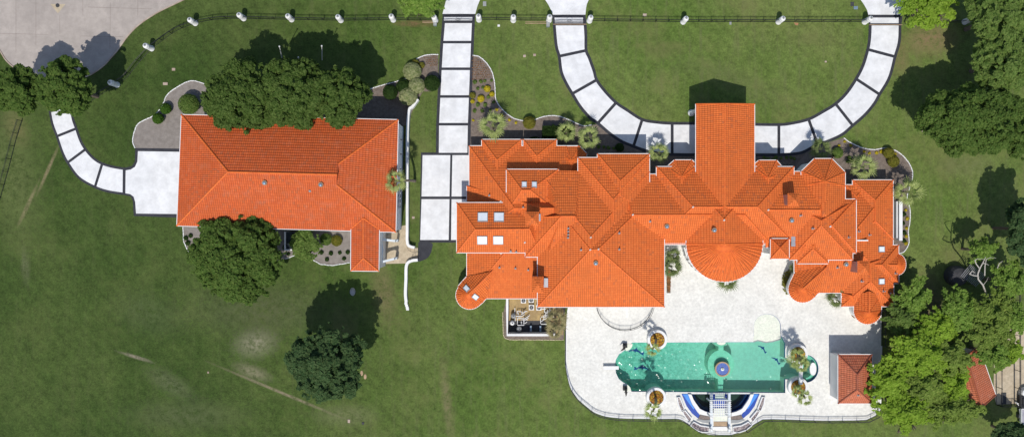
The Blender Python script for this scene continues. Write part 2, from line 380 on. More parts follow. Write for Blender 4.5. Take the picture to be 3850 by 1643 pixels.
# garden beds
RO = [(2078, 92), (2086, 175), (2097, 214), (2105, 272), (2123, 315), (2147, 356), (2178, 406), (2214, 447), (2244, 468), (2287, 505), (2334, 537), (2380, 556), (2418, 570), (2470, 582), (2527, 587), (2616, 588),
      (2725, 588), (2838, 588), (2928, 588), (3000, 583), (3033, 572), (3075, 548), (3113, 537), (3169, 511), (3209, 477), (3255, 437), (3291, 394), (3311, 359), (3348, 296), (3370, 216), (3386, 159), (3389, 92)]
RI = [(2205, 92), (2208, 136), (2209, 190), (2221, 218), (2238, 265), (2248, 299), (2279, 341), (2320, 383), (2360, 410), (2416, 445), (2470, 455), (2527, 459), (2615, 459),
      (2725, 460), (2838, 463), (2928, 464), (2975, 459), (3038, 444), (3091, 416), (3138, 387), (3178, 348), (3214, 295), (3239, 246), (3257, 186), (3264, 143), (3266, 92)]
bedC = spline([(1778, 210), (1800, 214), (1828, 237), (1850, 273), (1860, 318), (1864, 373), (1883, 406), (1915, 436), (1952, 452), (1999, 454), (2032, 443), (2065, 436), (2105, 439), (2152, 457), (2192, 474), (2225, 470)], 5)
bedE = spline([(3171, 519), (3193, 535), (3229, 552), (3258, 561), (3291, 563), (3328, 557), (3368, 568), (3404, 597), (3426, 634), (3430, 662), (3420, 700), (3409, 746), (3420, 787), (3420, 832), (3414, 868), (3416, 915), (3398, 946), (3378, 953)], 5)
sheet('planting_bed', bedC + RO[8:23] + bedE + [(3340, 960), (3300, 760), (3000, 760), (1900, 700), (1766, 600), (1766, 550)], .012, M['mulch'])
bedG = spline([(509, 557), (500, 532), (505, 500), (523, 464), (573, 439), (600, 415), (616, 387), (632, 355), (673, 325), (714, 306), (746, 309), (782, 322)], 5)
sheet('planting_bed', bedG + [(900, 380), (900, 480), (700, 560)], .012, M['gravelgrey'])
bedN = spline([(1378, 340), (1450, 318), (1527, 296), (1548, 262), (1564, 227), (1591, 212), (1618, 207), (1648, 207)], 4)
sheet('planting_bed', bedN + [(1648, 300), (1620, 345), (1591, 345), (1568, 382), (1545, 430), (1541, 470), (1200, 520), (1100, 480), (1100, 420)], .012, M['mulch'])
bedS = [(689, 840), (689, 852), (691, 905), (711, 953), (800, 1000), (1000, 1000), (1074, 973), (1111, 959), (1177, 977), (1205, 993), (1250, 998), (1316, 987), (1330, 960), (1330, 860)]
sheet('planting_bed', bedS, .012, M['gravelgrey'])
ayard = [(1893, 1172), (1895, 1255), (1900, 1268), (1915, 1274), (2120, 1276), (2125, 1150), (1905, 1120)]
sheet('planting_bed', ayard, .012, M['mulch'])
for (nm, pts, lab) in (('garden_edging', bedC, 'white stone edging curving along the bed right of the central drive'),
                  ('garden_edging', bedE, 'white stone edging winding round the east garden bed'),
                  ('garden_edging', bedG, 'white stone edging round the gravel bed west of the outbuilding'),
                  ('garden_edging', bedN, 'white stone edging of the shrub bed north of the outbuilding'),
                  ('garden_edging', bedS[1:5], 'short white stone edging by the big tree south of the outbuilding'),
                  ('garden_edging', bedS[6:12], 'white stone edging along the gravel bed beside the outbuilding wing'),
                  ('garden_edging', [(1890, 1172), (1892, 1256), (1898, 1270), (1914, 1276), (2120, 1277)], 'tan kerb edging round the walled equipment yard')):
    mb = MB(); rnd = random.Random(len(lab))
    pp = [W(x, y) for x, y in pts]; acc = 0
    for i in range(len(pp) - 1):
        d = pp[i + 1] - pp[i]; L = d.length; k = max(1, int(L / .42)); a_ = math.atan2(d.y, d.x)
        for j in range(k):
            q = pp[i] + d * ((j + .5) / k)
            mb.box((q.x + rnd.uniform(-.02, .02), q.y + rnd.uniform(-.02, .02), .06), (L / k * .90, .12, .12 + rnd.uniform(-.02, .03)), a_ + rnd.uniform(-.08, .08))
    tag(mb.build(nm, M['tan'] if 'tan' in lab else M['white']), lab, 'garden edging', 'stone garden edgings')

# ring drive: dark border sheet, white slabs, cross bars
BARS = [((2078, 92), (2205, 92)), ((2097, 214), (2209, 190)), ((2147, 356), (2248, 299)), ((2244, 468), (2320, 383)), ((2380, 556), (2416, 445)), ((2527, 587), (2527, 459)), ((2928, 588), (2928, 464)),
        ((3075, 548), (3038, 444)), ((3209, 477), (3138, 387)), ((3311, 359), (3214, 295)), ((3370, 216), (3257, 186)), ((3389, 92), (3266, 92))]
def param(poly, p):
    best = (1e18, 0); acc = 0
    for i in range(len(poly) - 1):
        a, b_ = Vector(poly[i]), Vector(poly[i + 1]); d = b_ - a; L = d.length
        t = max(0, min(1, (Vector(p) - a).dot(d) / (L * L))); e = (a + d * t - Vector(p)).length
        if e < best[0]: best = (e, acc + t * L)
        acc += L
    return best[1]
def at(poly, s):
    for i in range(len(poly) - 1):
        a, b_ = Vector(poly[i]), Vector(poly[i + 1]); L = (b_ - a).length
        if s <= L or i == len(poly) - 2: return a + (b_ - a) * min(1.0, s / L)
        s -= L
def drive(RO, RI, BARS, edge, half, sk=6):
    ro, ri = (spline(RO, sk), spline(RI, sk)) if sk > 1 else (RO, RI)
    so = [param(ro, b_[0]) for b_ in BARS]; si = [param(ri, b_[1]) for b_ in BARS]; slabs = []
    for i in range(len(BARS) - 1):
        A, B_ = [], []; n = 12
        for j in range(n + 1):
            h0 = half / max(1, so[i + 1] - so[i]); h1 = half / max(1, si[i + 1] - si[i])
            t = j / n; to = h0 + t * (1 - 2 * h0); ti = h1 + t * (1 - 2 * h1)
            p = at(ro, so[i] + (so[i + 1] - so[i]) * to); q = at(ri, si[i] + (si[i + 1] - si[i]) * ti); w = (q - p).length
            A.append(tuple(p + (q - p) * (edge / w))); B_.append(tuple(q + (p - q) * (edge / w)))
        slabs.append(A + B_[::-1])
    return ro, ri, slabs
slabs = []
ro, ri, s_ = drive(RO, RI, BARS, 11, 5.5); slabs += s_
sheet('driveway_border', [(2073, 57), (2077, 75)] + ro + [(3392, 75), (3392, 57), (3264, 57), (3266, 75)] + ri[::-1] + [(2204, 75), (2200, 57)], .02, M['border'])
slabs += [[(2085, 68), (2192, 68), (2192, 89), (2086, 89)], [(3272, 68), (3378, 68), (3378, 89), (3272, 89)]]
slabs += [[(2000, -222), (2040, -60), (2049, 0), (2062, 20), (2072, 40), (2079, 57), (2201, 57), (2203, 35), (2206, 18), (2214, 0), (2235, -60), (2280, -222)],
          [(3180, -222), (3222, -60), (3235, 0), (3250, 22), (3260, 40), (3264, 57), (3385, 57), (3400, 30), (3412, 0), (3430, -60), (3480, -222)],
          [(1620, -222), (1672, -60), (1678, 0), (1664, 54), (1787, 54), (1795, 25), (1805, 0), (1820, -60), (1870, -222)]]
# straight central drive and its court
LO = [(1664, 66), (1656, 160), (1650, 260), (1645, 364), (1640, 468), (1639, 580)]; LR = [(1786, 66), (1782, 160), (1778, 260), (1774, 364), (1770, 468), (1768, 580)]
bars = [((1662, 84), (1786, 84))] + [((LO[i][0], LO[i][1]), (LR[i][0], LR[i][1])) for i in range(1, 6)]
_, _, s_ = drive(LO, LR, bars, 11, 5, 1); slabs += s_; slabs += [[(1670, 66), (1776, 66), (1776, 80), (1669, 80)]]
sheet('driveway_border', [(1664, 54), (1787, 54)] + LR[:-1] + [(1769, 574), (1790, 574), (1790, 912), (1577, 912), (1583, 574), (1639, 574)] + LO[:-1][::-1], .021, M['border'])
slabs += [[(1589, 584), (1693, 584), (1690, 739), (1585, 739)], [(1701, 584), (1790, 584), (1790, 739), (1698, 739)], [(1585, 749), (1690, 749), (1687, 902), (1580, 902)], [(1698, 749), (1790, 749), (1790, 902), (1696, 902)]]
# curved west drive to the outbuilding
WO = [(150, 330), (168, 372), (182, 414), (193, 468), (211, 516), (232, 577), (255, 620), (296, 673), (357, 708), (409, 725), (469, 734)]
WI = [(265, 320), (270, 372), (277, 439), (291, 482), (309, 532), (332, 568), (359, 596), (387, 612), (423, 623), (469, 631)]
_wb = [((150, 330), (265, 320)), ((212, 514), (290, 483)), ((255, 612), (319, 564)), ((357, 706), (386, 612)), ((466, 735), (467, 631))]
wo, wi, s_ = drive(WO, WI, _wb, 9, 5); slabs += s_
sheet('driveway_border', wo + [(491, 739), (500, 755), (503, 812), (700, 820), (700, 560), (509, 557), (507, 609), (496, 625)] + wi[::-1], .022, M['border'])
slabs.append([(473, 641), (492, 638), (508, 628), (517, 608), (519, 569), (700, 572), (700, 805), (512, 803), (509, 760), (503, 740), (490, 730), (472, 727)])
mb = MB()
for q in slabs: mb.prism([W(x, y).xy for x, y in q], .0, .045)
tag(mb.build('driveway', M['slab']), kind='structure')
sheet('path', spline([(1573, 911), (1623, 914), (1624, 935), (1618, 955), (1604, 972), (1580, 982), (1571, 983)], 4), .024, M['border'])
sheet('path', [(1425, 868), (1532, 845), (1532, 909), (1546, 928), (1571, 932), (1571, 977), (1544, 977), (1529, 990), (1425, 992)], .014, M['tan'])
sheet('path', [(3033, 572), (3055, 590), (3010, 650), (2980, 660), (2985, 630)], .016, M['stonebrown'])
sheet('path', [(3741, 1205), (4100, 1205), (4100, 1517), (3830, 1517), (3746, 1519), (3735, 1480)], .016, M['tan'])
# pool terrace
deck = sheet('terrace', DECK, .05, M['deck'], holes=[POOL, BASIN])
mb = MB(); mb.wallpath([W(x, y).xy for x, y in DECK[:-6]], .3, -.3, .1); tag(mb.build('terrace_kerb', M['white']), kind='structure')

# ------------------------------------------------------------------ roofs
ROOFTRI = []
def add_uv(verts, faces):
    uvs = []
    for f in faces:
        a, b_, c_ = verts[f[0]], verts[f[1]], verts[f[2]]
        n = (b_ - a).cross(c_ - a)
        if n.length < 1e-9 and len(f) > 3: n = (verts[f[2]] - a).cross(verts[f[3]] - a)
        n = n.normalized() if n.length > 1e-9 else Vector((0, 0, 1))
        if n.z < 0: n = -n
        u = Vector((0, 0, 1)).cross(n)
        u = u.normalized() if u.length > 1e-3 else Vector((1, 0, 0))
        v = n.cross(u)
        for i in f: uvs.append((verts[i].dot(u), verts[i].dot(v)))
    return uvs
CNT = [0]
def roof_shell(parent, verts, faces, outline, caps, material, gutter, capr=.10, closed=True, name='roof'):
    """verts: world points, faces: sloping faces, outline: indices round the eaves"""
    for f in faces:
        for i in range(1, len(f) - 1): ROOFTRI.append((verts[f[0]], verts[f[i]], verts[f[i + 1]]))
    V = list(verts); F = [tuple(f) for f in faces]; n0 = len(V)
    V += [verts[i] - Vector((0, 0, .16)) for i in outline]; m = len(outline)
    for k in range(m):
        j = (k + 1) % m; F.append((outline[k], outline[j], n0 + j, n0 + k))
    F.append(tuple(n0 + k for k in range(m)))
    # orient sloping faces upward
    FF = []
    for f in F[:len(faces)]:
        a, b_, c_ = V[f[0]], V[f[1]], V[f[2]]; n = (b_ - a).cross(c_ - a)
        FF.append(f if n.z >= 0 else f[::-1])
    FF += F[len(faces):]
    uv = add_uv(V, FF)
    o = mesh_obj(name, V, FF, material, parent, uvs=uv)
    if caps:
        mb = MB()
        for (i, j) in caps: mb.tube(V[i] + Vector((0, 0, .02)), V[j] + Vector((0, 0, .02)), capr, capr, 6)
        mb.build('ridge_cap', M['cap'] if material is not M['tile_old'] else M['tile_old'], o)
    if gutter == {1, 3} and m == 4:
        gs_ = [{1}, {3}]
    else: gs_ = [gutter] if gutter else []
    for gutter in gs_:
        mb = MB(); ctr = sum((verts[i] for i in outline), Vector()) / m
        for k in range(m):
            if gutter is not True and k not in gutter: continue
            a, b_ = verts[outline[k]], verts[outline[(k + 1) % m]]; d = (b_ - a)
            if d.length < .05: continue
            nn = Vector((d.y, -d.x, 0)).normalized(); mid = (a + b_) / 2
            if nn.dot(mid - ctr) < 0: nn = -nn
            q = mid + nn * .03; mb.box((q.x, q.y, q.z - .05), (d.length + (.09 if m < 6 else .0), .085, .12), math.atan2(d.y, d.x))
        mb.build('gutter', M['white'], o)
    return o
def walls(parent, corners, ze, inset=.5, z0=0.0, material=None):
    CNT[0] += 1; e = CNT[0] * .0015; inset += e
    c = sum((Vector((p.x, p.y, 0)) for p in corners), Vector()) / len(corners); pts = []
    n = len(corners)
    for i in range(n):
        p0, p1, p2 = corners[i - 1], corners[i], corners[(i + 1) % n]
        d1 = (p1 - p0); d1.z = 0; d2 = (p2 - p1); d2.z = 0; d1.normalize(); d2.normalize()
        n1 = Vector((-d1.y, d1.x, 0)); n2 = Vector((-d2.y, d2.x, 0))
        if n1.dot(c - p1) < 0: n1 = -n1
        if n2.dot(c - p1) < 0: n2 = -n2
        k = inset / max(.3, 1 + n1.dot(n2)); pts.append(((p1 + (n1 + n2) * k).x, (p1 + (n1 + n2) * k).y))
    mb = MB(); mb.prism(pts, z0 - e, ze - .08 - e); return mb.build('wall', material or M['white'], parent), pts
RISE = 1.2
def hip(parent, box, A, B, ze, zr, material=None, gutter=True, wall=True, inset=.5, caps=True, zA=None):
    """box: (x0, y0, x1, y1) or four corners NW NE SE SW in photo pixels; A and B the ridge ends"""
    CNT[0] += 1; e = CNT[0] * .002; zr = ze + (zr - ze) * (RISE if ze > 3.5 else 1.0); ze += e; zr += e
    if len(box) == 4 and not isinstance(box[0], (tuple, list)): x0, y0, x1, y1 = box; box = [(x0, y0), (x1, y0), (x1, y1), (x0, y1)]
    c = [W(x, y, ze) for x, y in box]; a = W(A[0], A[1], zr if zA is None else zA + e); b_ = W(B[0], B[1], zr); V = c + [a, b_]
    same = (A == B)
    if same: V = c + [a]; F = [(0, 1, 4), (1, 2, 4), (2, 3, 4), (3, 0, 4)]; C = [(0, 4), (1, 4), (2, 4), (3, 4)]
    elif abs(A[0] - B[0]) >= abs(A[1] - B[1]):
        F = [(0, 1, 5, 4), (1, 2, 5), (2, 3, 4, 5), (3, 0, 4)]; C = [(4, 5), (0, 4), (3, 4), (1, 5), (2, 5)]
    else:
        F = [(0, 1, 4), (1, 2, 5, 4), (2, 3, 5), (3, 0, 4, 5)]; C = [(4, 5), (0, 4), (1, 4), (2, 5), (3, 5)]
    if isinstance(caps, (list, tuple)): C = [C[i] for i in caps]
    o = roof_shell(parent, V, F, [0, 1, 2, 3], C if caps else [], material or M['tile'], gutter)
    if wall: walls(parent, c, ze, inset)
    return o
def fan(parent, outline, apex, ze, za, back=None, zb=None, material=None, wall=True, gutter=None, inset=.4, capr=.065):
    """part of a cone: eave outline (open polyline in pixels) to an apex, closed to a back point on the ridge behind"""
    CNT[0] += 1; e = CNT[0] * .002; k_ = RISE if ze > 3.5 else 1.0; zb = None if zb is None else ze + (zb - ze) * k_; za = ze + (za - ze) * k_
    c = [W(x, y, ze + e) for x, y in outline]; n = len(c); a = W(apex[0], apex[1], za + e); V = c + [a]; F = [(i, i + 1, n) for i in range(n - 1)]
    C = [(i, n) for i in range(0, n)]
    if back is not None:
        V.append(W(back[0], back[1], (zb if zb is not None else za) + e)); F += [(n - 1, n + 1, n), (0, n, n + 1)]; C += []
    else: F += [(n - 1, 0, n)]
    o = roof_shell(parent, V, F, list(range(n)), C, material or M['tile'], gutter if gutter is not None else set(range(n - 1)), capr)
    if back is not None:
        MBr = MB(); MBr.tube(V[n] + Vector((0, 0, .02)), V[n + 1] + Vector((0, 0, .02)), .1, .1, 6); MBr.build('ridge_cap', M['cap'], o)
    if wall: walls(parent, c, ze + e, inset)
    return o
def zroof(px, py, tris=None, default=3.0):
    z = default; nrm = Vector((0, 0, 1))
    for _ in range(3):
        p = W(px, py, z); best = None
        for (a, b_, c_) in (tris or ROOFTRI):
            d = (b_.x - a.x) * (c_.y - a.y) - (c_.x - a.x) * (b_.y - a.y)
            if abs(d) < 1e-9: continue
            s = ((p.x - a.x) * (c_.y - a.y) - (c_.x - a.x) * (p.y - a.y)) / d; t = ((b_.x - a.x) * (p.y - a.y) - (p.x - a.x) * (b_.y - a.y)) / d
            if s < -1e-4 or t < -1e-4 or s + t > 1.0001: continue
            zz = a.z + s * (b_.z - a.z) + t * (c_.z - a.z)
            if best is None or zz > best[0]:
                n = (b_ - a).cross(c_ - a).normalized(); best = (zz, n if n.z > 0 else -n)
        if best is None: break
        z, nrm = best
    return W(px, py, z), nrm

# ------------------------------------------------------------------ the mansion
LO_, HI, MI = 2.7, 5.6, 5.2
man = thing('mansion', 'sprawling white mansion under many orange tile hip roofs with a round tower and porch', 'mansion', W(2520, 850))
m_ = man
# low west wing
hip(m_, (1764, 549, 2175, 900), (1934, 783), (2100, 783), LO_, 6.6)
hip(m_, (1811, 525, 1961, 700), (1869, 602), (1869, 665), LO_, 4.15)
hip(m_, (1967, 525, 2093, 700), (2018, 587), (2018, 665), LO_, 3.85)
hip(m_, (2040, 578, 2172, 800), (2100, 690), (2110, 690), LO_, 4.3)
fan(m_, [(2102, 590), (2102, 578), (2129, 551), (2180, 551), (2206, 578), (2206, 600)], (2147, 604), LO_, 3.9, (2147, 665), 3.9, capr=.09)
hip(m_, [(1755, 700), (2090, 700), (2090, 1122), (1755, 1122)], (2037, 783), (2082, 783), LO_, 7.6)
hip(m_, (1717, 762, 2030, 950), (1787, 863), (1990, 861), HI, 7.0)
hip(m_, (1904, 637, 2100, 800), (1962, 715), (1993, 715), HI, 6.9)
# high west block
hip(m_, [(2045, 647), (2180, 647), (2300, 1000), (2045, 1000)], (2110, 813), (2161, 813), HI, 8.0, caps=False, wall=True, gutter={0})
hip(m_, [(1975, 820), (2200, 820), (2200, 966), (1975, 966)], (2110, 813), (2161, 813), HI, 8.05)
ROOFK = hip(m_, [(2023, 640), (2442, 647), (2442, 1090), (2023, 1090)], (2221, 891), (2221, 939), HI, 8.6, gutter={1}, caps=[0, 1, 2])
hip(m_, [(2021, 700), (2498, 700), (2498, 1154), (2021, 1154)], (2219, 939), (2250, 937), HI - .03, 8.62)
hip(m_, (2173, 593, 2442, 1000), (2306, 751), (2306, 830), HI, 7.55, caps=[0, 1, 2])
hip(m_, (2246, 579, 2442, 800), (2332, 680), (2332, 735), HI, 7.25, caps=[0, 1, 2])
# middle block, porch and round tower
hip(m_, (2330, 655, 2900, 920), (2379, 808), (2800, 808), MI - .1, 7.2)
hip(m_, (2468, 627, 2985, 915), (2605, 778), (2848, 778), MI, 7.6)
fan(m_, [(2505, 650), (2505, 629), (2536, 602), (2601, 602), (2624, 622), (2624, 650)], (2563, 666), MI - .25, 6.1, (2563, 730), 6.1, capr=.09)
fan(m_, [(2826, 650), (2826, 625), (2853, 603), (2920, 603), (2955, 643), (2955, 660)], (2888, 670), MI - .25, 6.1, (2888, 730), 6.1, capr=.09)
hip(m_, (2580, 660, 2868, 919), (2722, 826), (2724, 917), MI + .25, 8.1, wall=False, gutter={3, 1})
fan(m_, arc(2724, 915, 144, 144, 180, 0, 30), (2724, 917), MI + .25, 8.1, capr=.075)
walls(m_, [W(x, y, MI) for x, y in ((2590, 700), (2860, 700), (2860, 915), (2590, 915))], MI + .2)
# porch: gable roof on columns
PE, PR = 5.55, 7.75
po = hip(m_, (2616, 392, 2837, 900), (2725, 391), (2724, 830), PE, PR, wall=False, gutter={1, 3})
mb = MB(); p0, p1, p2 = W(2618, 394, PE - .1), W(2835, 394, PE - .1), W(2725, 393, PR - .06); q = Vector((0, -.25, 0))
mb.v += [tuple(v) for v in (p0, p1, p2, p0 + q, p1 + q, p2 + q)]; mb.f += [(0, 1, 2), (5, 4, 3), (0, 3, 4, 1), (1, 4, 5, 2), (2, 5, 3, 0)]; mb.build('gable', M['white'], m_)
mb = MB()
for (x, y0, y1) in ((2630, 405, 640), (2824, 405, 640)):
    a, b_ = W(x, y0, PE), W(x, y1, PE); mb.box(((a.x + b_.x) / 2, (a.y + b_.y) / 2, PE - .45), (.5, abs(a.y - b_.y), .55))
a = W(2727, 405, PE); mb.box((a.x, a.y, PE - .45), (8.3, .5, .56)); mb.build('beam', M['white'], m_)
for x in (2632, 2694, 2760, 2822):
    p = W(x, 406, PE); MB().lathe((p.x, p.y, 0), [(.5, 0), (.5, .3), (.3, .4), (.24, 4.6), (.38, 4.7), (.38, 4.85)], 14).build('column', M['white'], m_, True)
for x in (2632, 2822):
    p = W(x, 600, PE); MB().lathe((p.x, p.y, 0), [(.5, 0), (.5, .3), (.3, .4), (.24, 4.6), (.38, 4.7), (.38, 4.85)], 14).build('column', M['white'], m_, True)
# east block
hip(m_, (2880, 645, 3110, 930), (2887, 789), (3083, 790), MI - .2, 6.85)
fan(m_, [(3012, 700), (3012, 645), (3061, 597), (3128, 597), (3178, 648), (3178, 700)], (3101, 683), MI, 6.95, (3101, 760), 6.95, capr=.09)
hip(m_, (3012, 690, 3178, 930), (3101, 684), (3100, 800), MI, 6.95, gutter={1, 3}, caps=False)
hip(m_, (3040, 749, 3219, 952), (3128, 848), (3128, 849), MI, 6.6)
hip(m_, (2968, 760, 3206, 977), (3087, 830), (3087, 848), MI, 7.1)
hip(m_, (2997, 880, 3114, 991), (3056, 925), (3057, 936), MI - .02, 6.1)
fan(m_, [(2966, 900), (2966, 953), (2974, 962), (2984, 970), (2997, 977)], (3030, 925), MI, 6.1, wall=False, capr=.04)
# low east wing
hip(m_, (3100, 695, 3358, 1070), (3219, 863), (3219, 935), LO_, 4.95)
hip(m_, (3205, 677, 3358, 900), (3291, 754), (3291, 830), LO_, 4.0)
hip(m_, (3179, 695, 3260, 800), (3220, 740), (3220, 750), LO_, 3.3)
hip(m_, [(2986, 820), (3330, 820), (3330, 1101), (2986, 1101)], (3136, 960), (3200, 960), LO_, 4.9)
hip(m_, (3163, 960, 3360, 1152), (3272, 990), (3273, 1058), LO_, 4.35)
hip(m_, (3230, 921, 3379, 1065), (3290, 996), (3316, 996), LO_, 4.0)
fan(m_, [(3379, 955)] + arc(3378, 994, 28, 38, -75, 75, 12) + [(3379, 1033)], (3374, 996), LO_, 3.5, (3330, 996), 3.5)
TUR = [(1755, 1039), (1738, 1057), (1722, 1076)] + arc(1766, 1110, 52, 52, 215, 50, 15) + [(1815, 1137), (1827, 1123)]
fan(m_, TUR, (1762, 1106), LO_, 4.25, (1850, 1020), 4.6)
TUR2 = [(2998, 1010), (2985, 1030), (2971, 1060)] + arc(3018, 1087, 54, 50, 205, 50, 15) + [(3064, 1116), (3077, 1101)]
fan(m_, TUR2, (3020, 1084), LO_, 4.25, (3110, 1003), 4.6)
fan(m_, [(3210, 1110)] + arc(3262, 1169, 52, 49, 180, 0, 18) + [(3314, 1110)], (3268, 1174), LO_, 4.4, (3268, 1095), 4.4)
fan(m_, [(3163, 1101)] + arc(3205, 1103, 42, 42, 170, 80, 8), (3205, 1112), LO_, 3.6)
# small square tower roof by the round tower
hip(m_, (2897, 897, 2967, 973), (2933, 932), (2933, 933), 5.9, 6.7)

def chimney(px, py, w, d, h, lab, side_box=None):
    p, n = zroof(px, py); zt = p.z + h; p = W(px, py, zt)
    t = MB(); t.box((p.x, p.y, zt / 2 + .3), (w, d, zt - 1.2)); ch = t.build('chimney', M['metal'], m_); ch['label'] = lab
    k = w / 2 + .18; kk = d / 2 + .18
    V = [Vector((p.x - k, p.y + kk, zt - .35)), Vector((p.x + k, p.y + kk, zt - .35)), Vector((p.x + k, p.y - kk, zt - .35)), Vector((p.x - k, p.y - kk, zt - .35)), Vector((p.x, p.y + .02, zt + .25))]
    uv = add_uv(V, [(0, 4, 1)[::-1], (1, 4, 2)[::-1], (2, 4, 3)[::-1], (3, 4, 0)[::-1], (0, 1, 2, 3)])
    mesh_obj('chimney_cap', V, [(0, 4, 1)[::-1], (1, 4, 2)[::-1], (2, 4, 3)[::-1], (3, 4, 0)[::-1], (0, 1, 2, 3)], M['tile'], ch, uvs=uv)
    if side_box:
        x, y, a, b_ = side_box; s, _ = zroof(x, y); MB().box((s.x, s.y, s.z - .1), (a, b_, 1.0)).build('chimney_side', M['metal'], ch)  # grey box added beside the shaft to show the chimney's side face
chimney(2001, 821, 1.5, 1.45, 3.4, 'tiled square chimney beside the skylit west roof', (2022, 818, .75, 1.0))
chimney(2022, 1070, 1.3, 1.9, 2.9, 'tiled square chimney above the equipment yard', (2052, 1062, .6, 1.3))
chimney(2987, 751, 1.3, 1.45, 2.4, 'small tiled chimney on the north slope by the porch')
chimney(3250, 1006, 1.3, 1.55, 2.9, 'tiled chimney on the low east roof')
for (x, y, w, d) in ((2984, 904, .75, 1.7), (2062, 1050, .01, .01)):
    if w < .1: continue
    p, n = zroof(x, y); MB().box((p.x, p.y, p.z + .02), (w, d, .16)).build('roof_flashing', M['metal'], m_)
p = W(3241, 904, 4.9); MB().box((p.x, p.y, 4.75), (1.7, .18, .5)).build('parapet', M['white'], m_)

def skylight(px, py, w, d, rot=0):
    p, n = zroof(px, py)
    R = n.to_track_quat('Z', 'Y').to_matrix()
    up = (Vector((0, 0, 1)) - n * n.z); up = up.normalized(); sd_ = up.cross(n)
    def P(u, v, h): return p + sd_ * u + up * v + n * h
    def bx(u0, u1, v0, v1, h0, h1, mb):
        b = len(mb.v); mb.v += [tuple(P(u, v, h)) for h in (h0, h1) for (u, v) in ((u0, v0), (u1, v0), (u1, v1), (u0, v1))]
        mb.f += [(b, b + 3, b + 2, b + 1), (b + 4, b + 5, b + 6, b + 7)] + [(b + i, b + (i + 1) % 4, b + 4 + (i + 1) % 4, b + 4 + i) for i in range(4)]
    a, c_ = w / 2, d / 2; f = MB()
    bx(-a, a, -c_, -c_ + .08, -.1, .16, f); bx(-a, a, c_ - .08, c_, -.1, .16, f); bx(-a, -a + .08, -c_ + .08, c_ - .08, -.1, .159, f); bx(a - .08, a, -c_ + .08, c_ - .08, -.1, .159, f)
    fo = f.build('skylight', M['grey'], m_); g_ = MB(); bx(-a + .08, a - .08, -c_ + .08, c_ - .08, 0, .13, g_); g_.build('pane', M['skyglass'], fo)
for q in ((1815, 817, 1.45, 1.4), (1876, 817, 1.45, 1.4), (1813, 902, 1.45, 1.35), (1873, 902, 1.45, 1.35), (1971, 695, .75, .9), (2009, 695, .75, .9), (1755, 1085, .75, 1.05), (1786, 1115, .75, 1.05), (3313, 937, .85, 1.1), (3313, 1058, .85, 1.1)):
    skylight(*q)
def tube_light(px, py, parent):
    p, n = zroof(px, py); o = MB().lathe((p.x, p.y, p.z - .2), [(.32, 0), (.30, .5), (.33, .55), (.33, .62)], 14).build('roof_ventilator', M['wood'], parent)
    MB().lathe((p.x, p.y - .03, p.z + .43), [(.26, 0), (.2, .10), (.08, .14)], 12).build('dome', M['bluegrey'], o, True)
for q in ((2506, 851), (2239, 989), (2684, 865), (2974, 829), (3178, 993)): tube_light(q[0], q[1], m_)
def pipe(px, py, parent, h=.6):
    p, n = zroof(px, py); o = MB().tube((p.x, p.y, p.z - .2), (p.x, p.y, p.z + h), .075, .075, 8).lathe((p.x, p.y, p.z - .04), [(.2, 0), (.16, .12), (.09, .2)], 10).build('vent_pipe', M['grey'], parent)
for q in ((1840, 735), (1967, 780), (2444, 832), (2328, 876), (2328, 937), (2185, 939), (2137, 858), (2137, 870), (2137, 882), (2136, 893), (1920, 944), (1941, 946), (1878, 1005), (1938, 1008), (1986, 1014), (3010, 810), (3056, 859),
          (3190, 892), (3268, 883), (3228, 870), (3148, 1005), (3240, 1057), (3321, 1094), (3348, 1103), (3366, 1027)): pipe(q[0], q[1], m_)
for q in ((2221, 893), (2219, 939), (2250, 937), (2379, 808), (2605, 779), (2722, 828), (2888, 790), (1882, 758), (1973, 912), (1884, 953), (3121, 852)):
    p, n = zroof(*q); MB().box((p.x, p.y, p.z + .06), (.26, .2, .16), .6).build('mortar_patch', M['mortar'], m_)

def window(parent, p, w, h, rz, name='window'):
    """p: centre on the wall surface, rz: direction of the outward normal"""
    c_, s_ = math.cos(rz), math.sin(rz)
    f = MB()
    for (u, v, a, b_) in ((0, h / 2, w + .16, .08), (0, -h / 2, w + .16, .08), (-w / 2, 0, .08, h), (w / 2, 0, .08, h), (0, 0, .06, h)):
        f.box((p[0] - s_ * u + c_ * .02, p[1] + c_ * u + s_ * .02, p[2] + v), (.14, a, b_), rz)
    o = f.build(name, M['white'], parent)
    MB().box((p[0] + c_ * .01, p[1] + s_ * .01, p[2]), (.05, w - .06, h - .06), rz).build('pane', M['glass'], o)
for (x, y, z, rz) in ([(x, 1154, z, -90) for x in (2070, 2160, 2260, 2360, 2450) for z in (1.5, 4.0)] + [(x, 579, z, 90) for x in (2280, 2340, 2400) for z in (1.5, 4.0)] +
                      [(x, 1122, 1.5, -90) for x in (1860,)] + [(1764, y, 1.5, 180) for y in (600, 660, 720)] + [(x, 525, 1.5, 90) for x in (1860, 1910, 2010, 2050)] + [(x, 677, 1.5, 90) for x in (3250, 3310)] +
                      [(2836 + 40, 603, z, 90) for z in (1.5, 3.7)] + [(2570, 602, z, 90) for z in (1.5, 3.7)] + [(3095, 597, z, 90) for z in (1.5, 3.7)] + [(x, 1101, 1.5, -90) for x in (3100, 3140)] + [(3358, y, 1.5, 0) for y in (720, 780, 1120)]):
    zz = LO_ if (x < 2150 and y < 640) or y == 677 or y in (1122, 1101) or x in (3358, 1764) else HI
    p = W(x, y, zz); r = math.radians(rz); window(m_, (p.x - math.cos(r) * .47, p.y - math.sin(r) * .47, z), 1.3, 1.4, r)
for a_ in range(195, 350, 22):
    r = math.radians(a_); c_ = W(2724, 915, MI); R_ = 144 * .04 * (1 - MI / H) - .36
    for z in (1.6, 4.0): window(m_, (c_.x + math.cos(r) * R_, c_.y + math.sin(r) * R_, z), 1.2, 1.6, r)

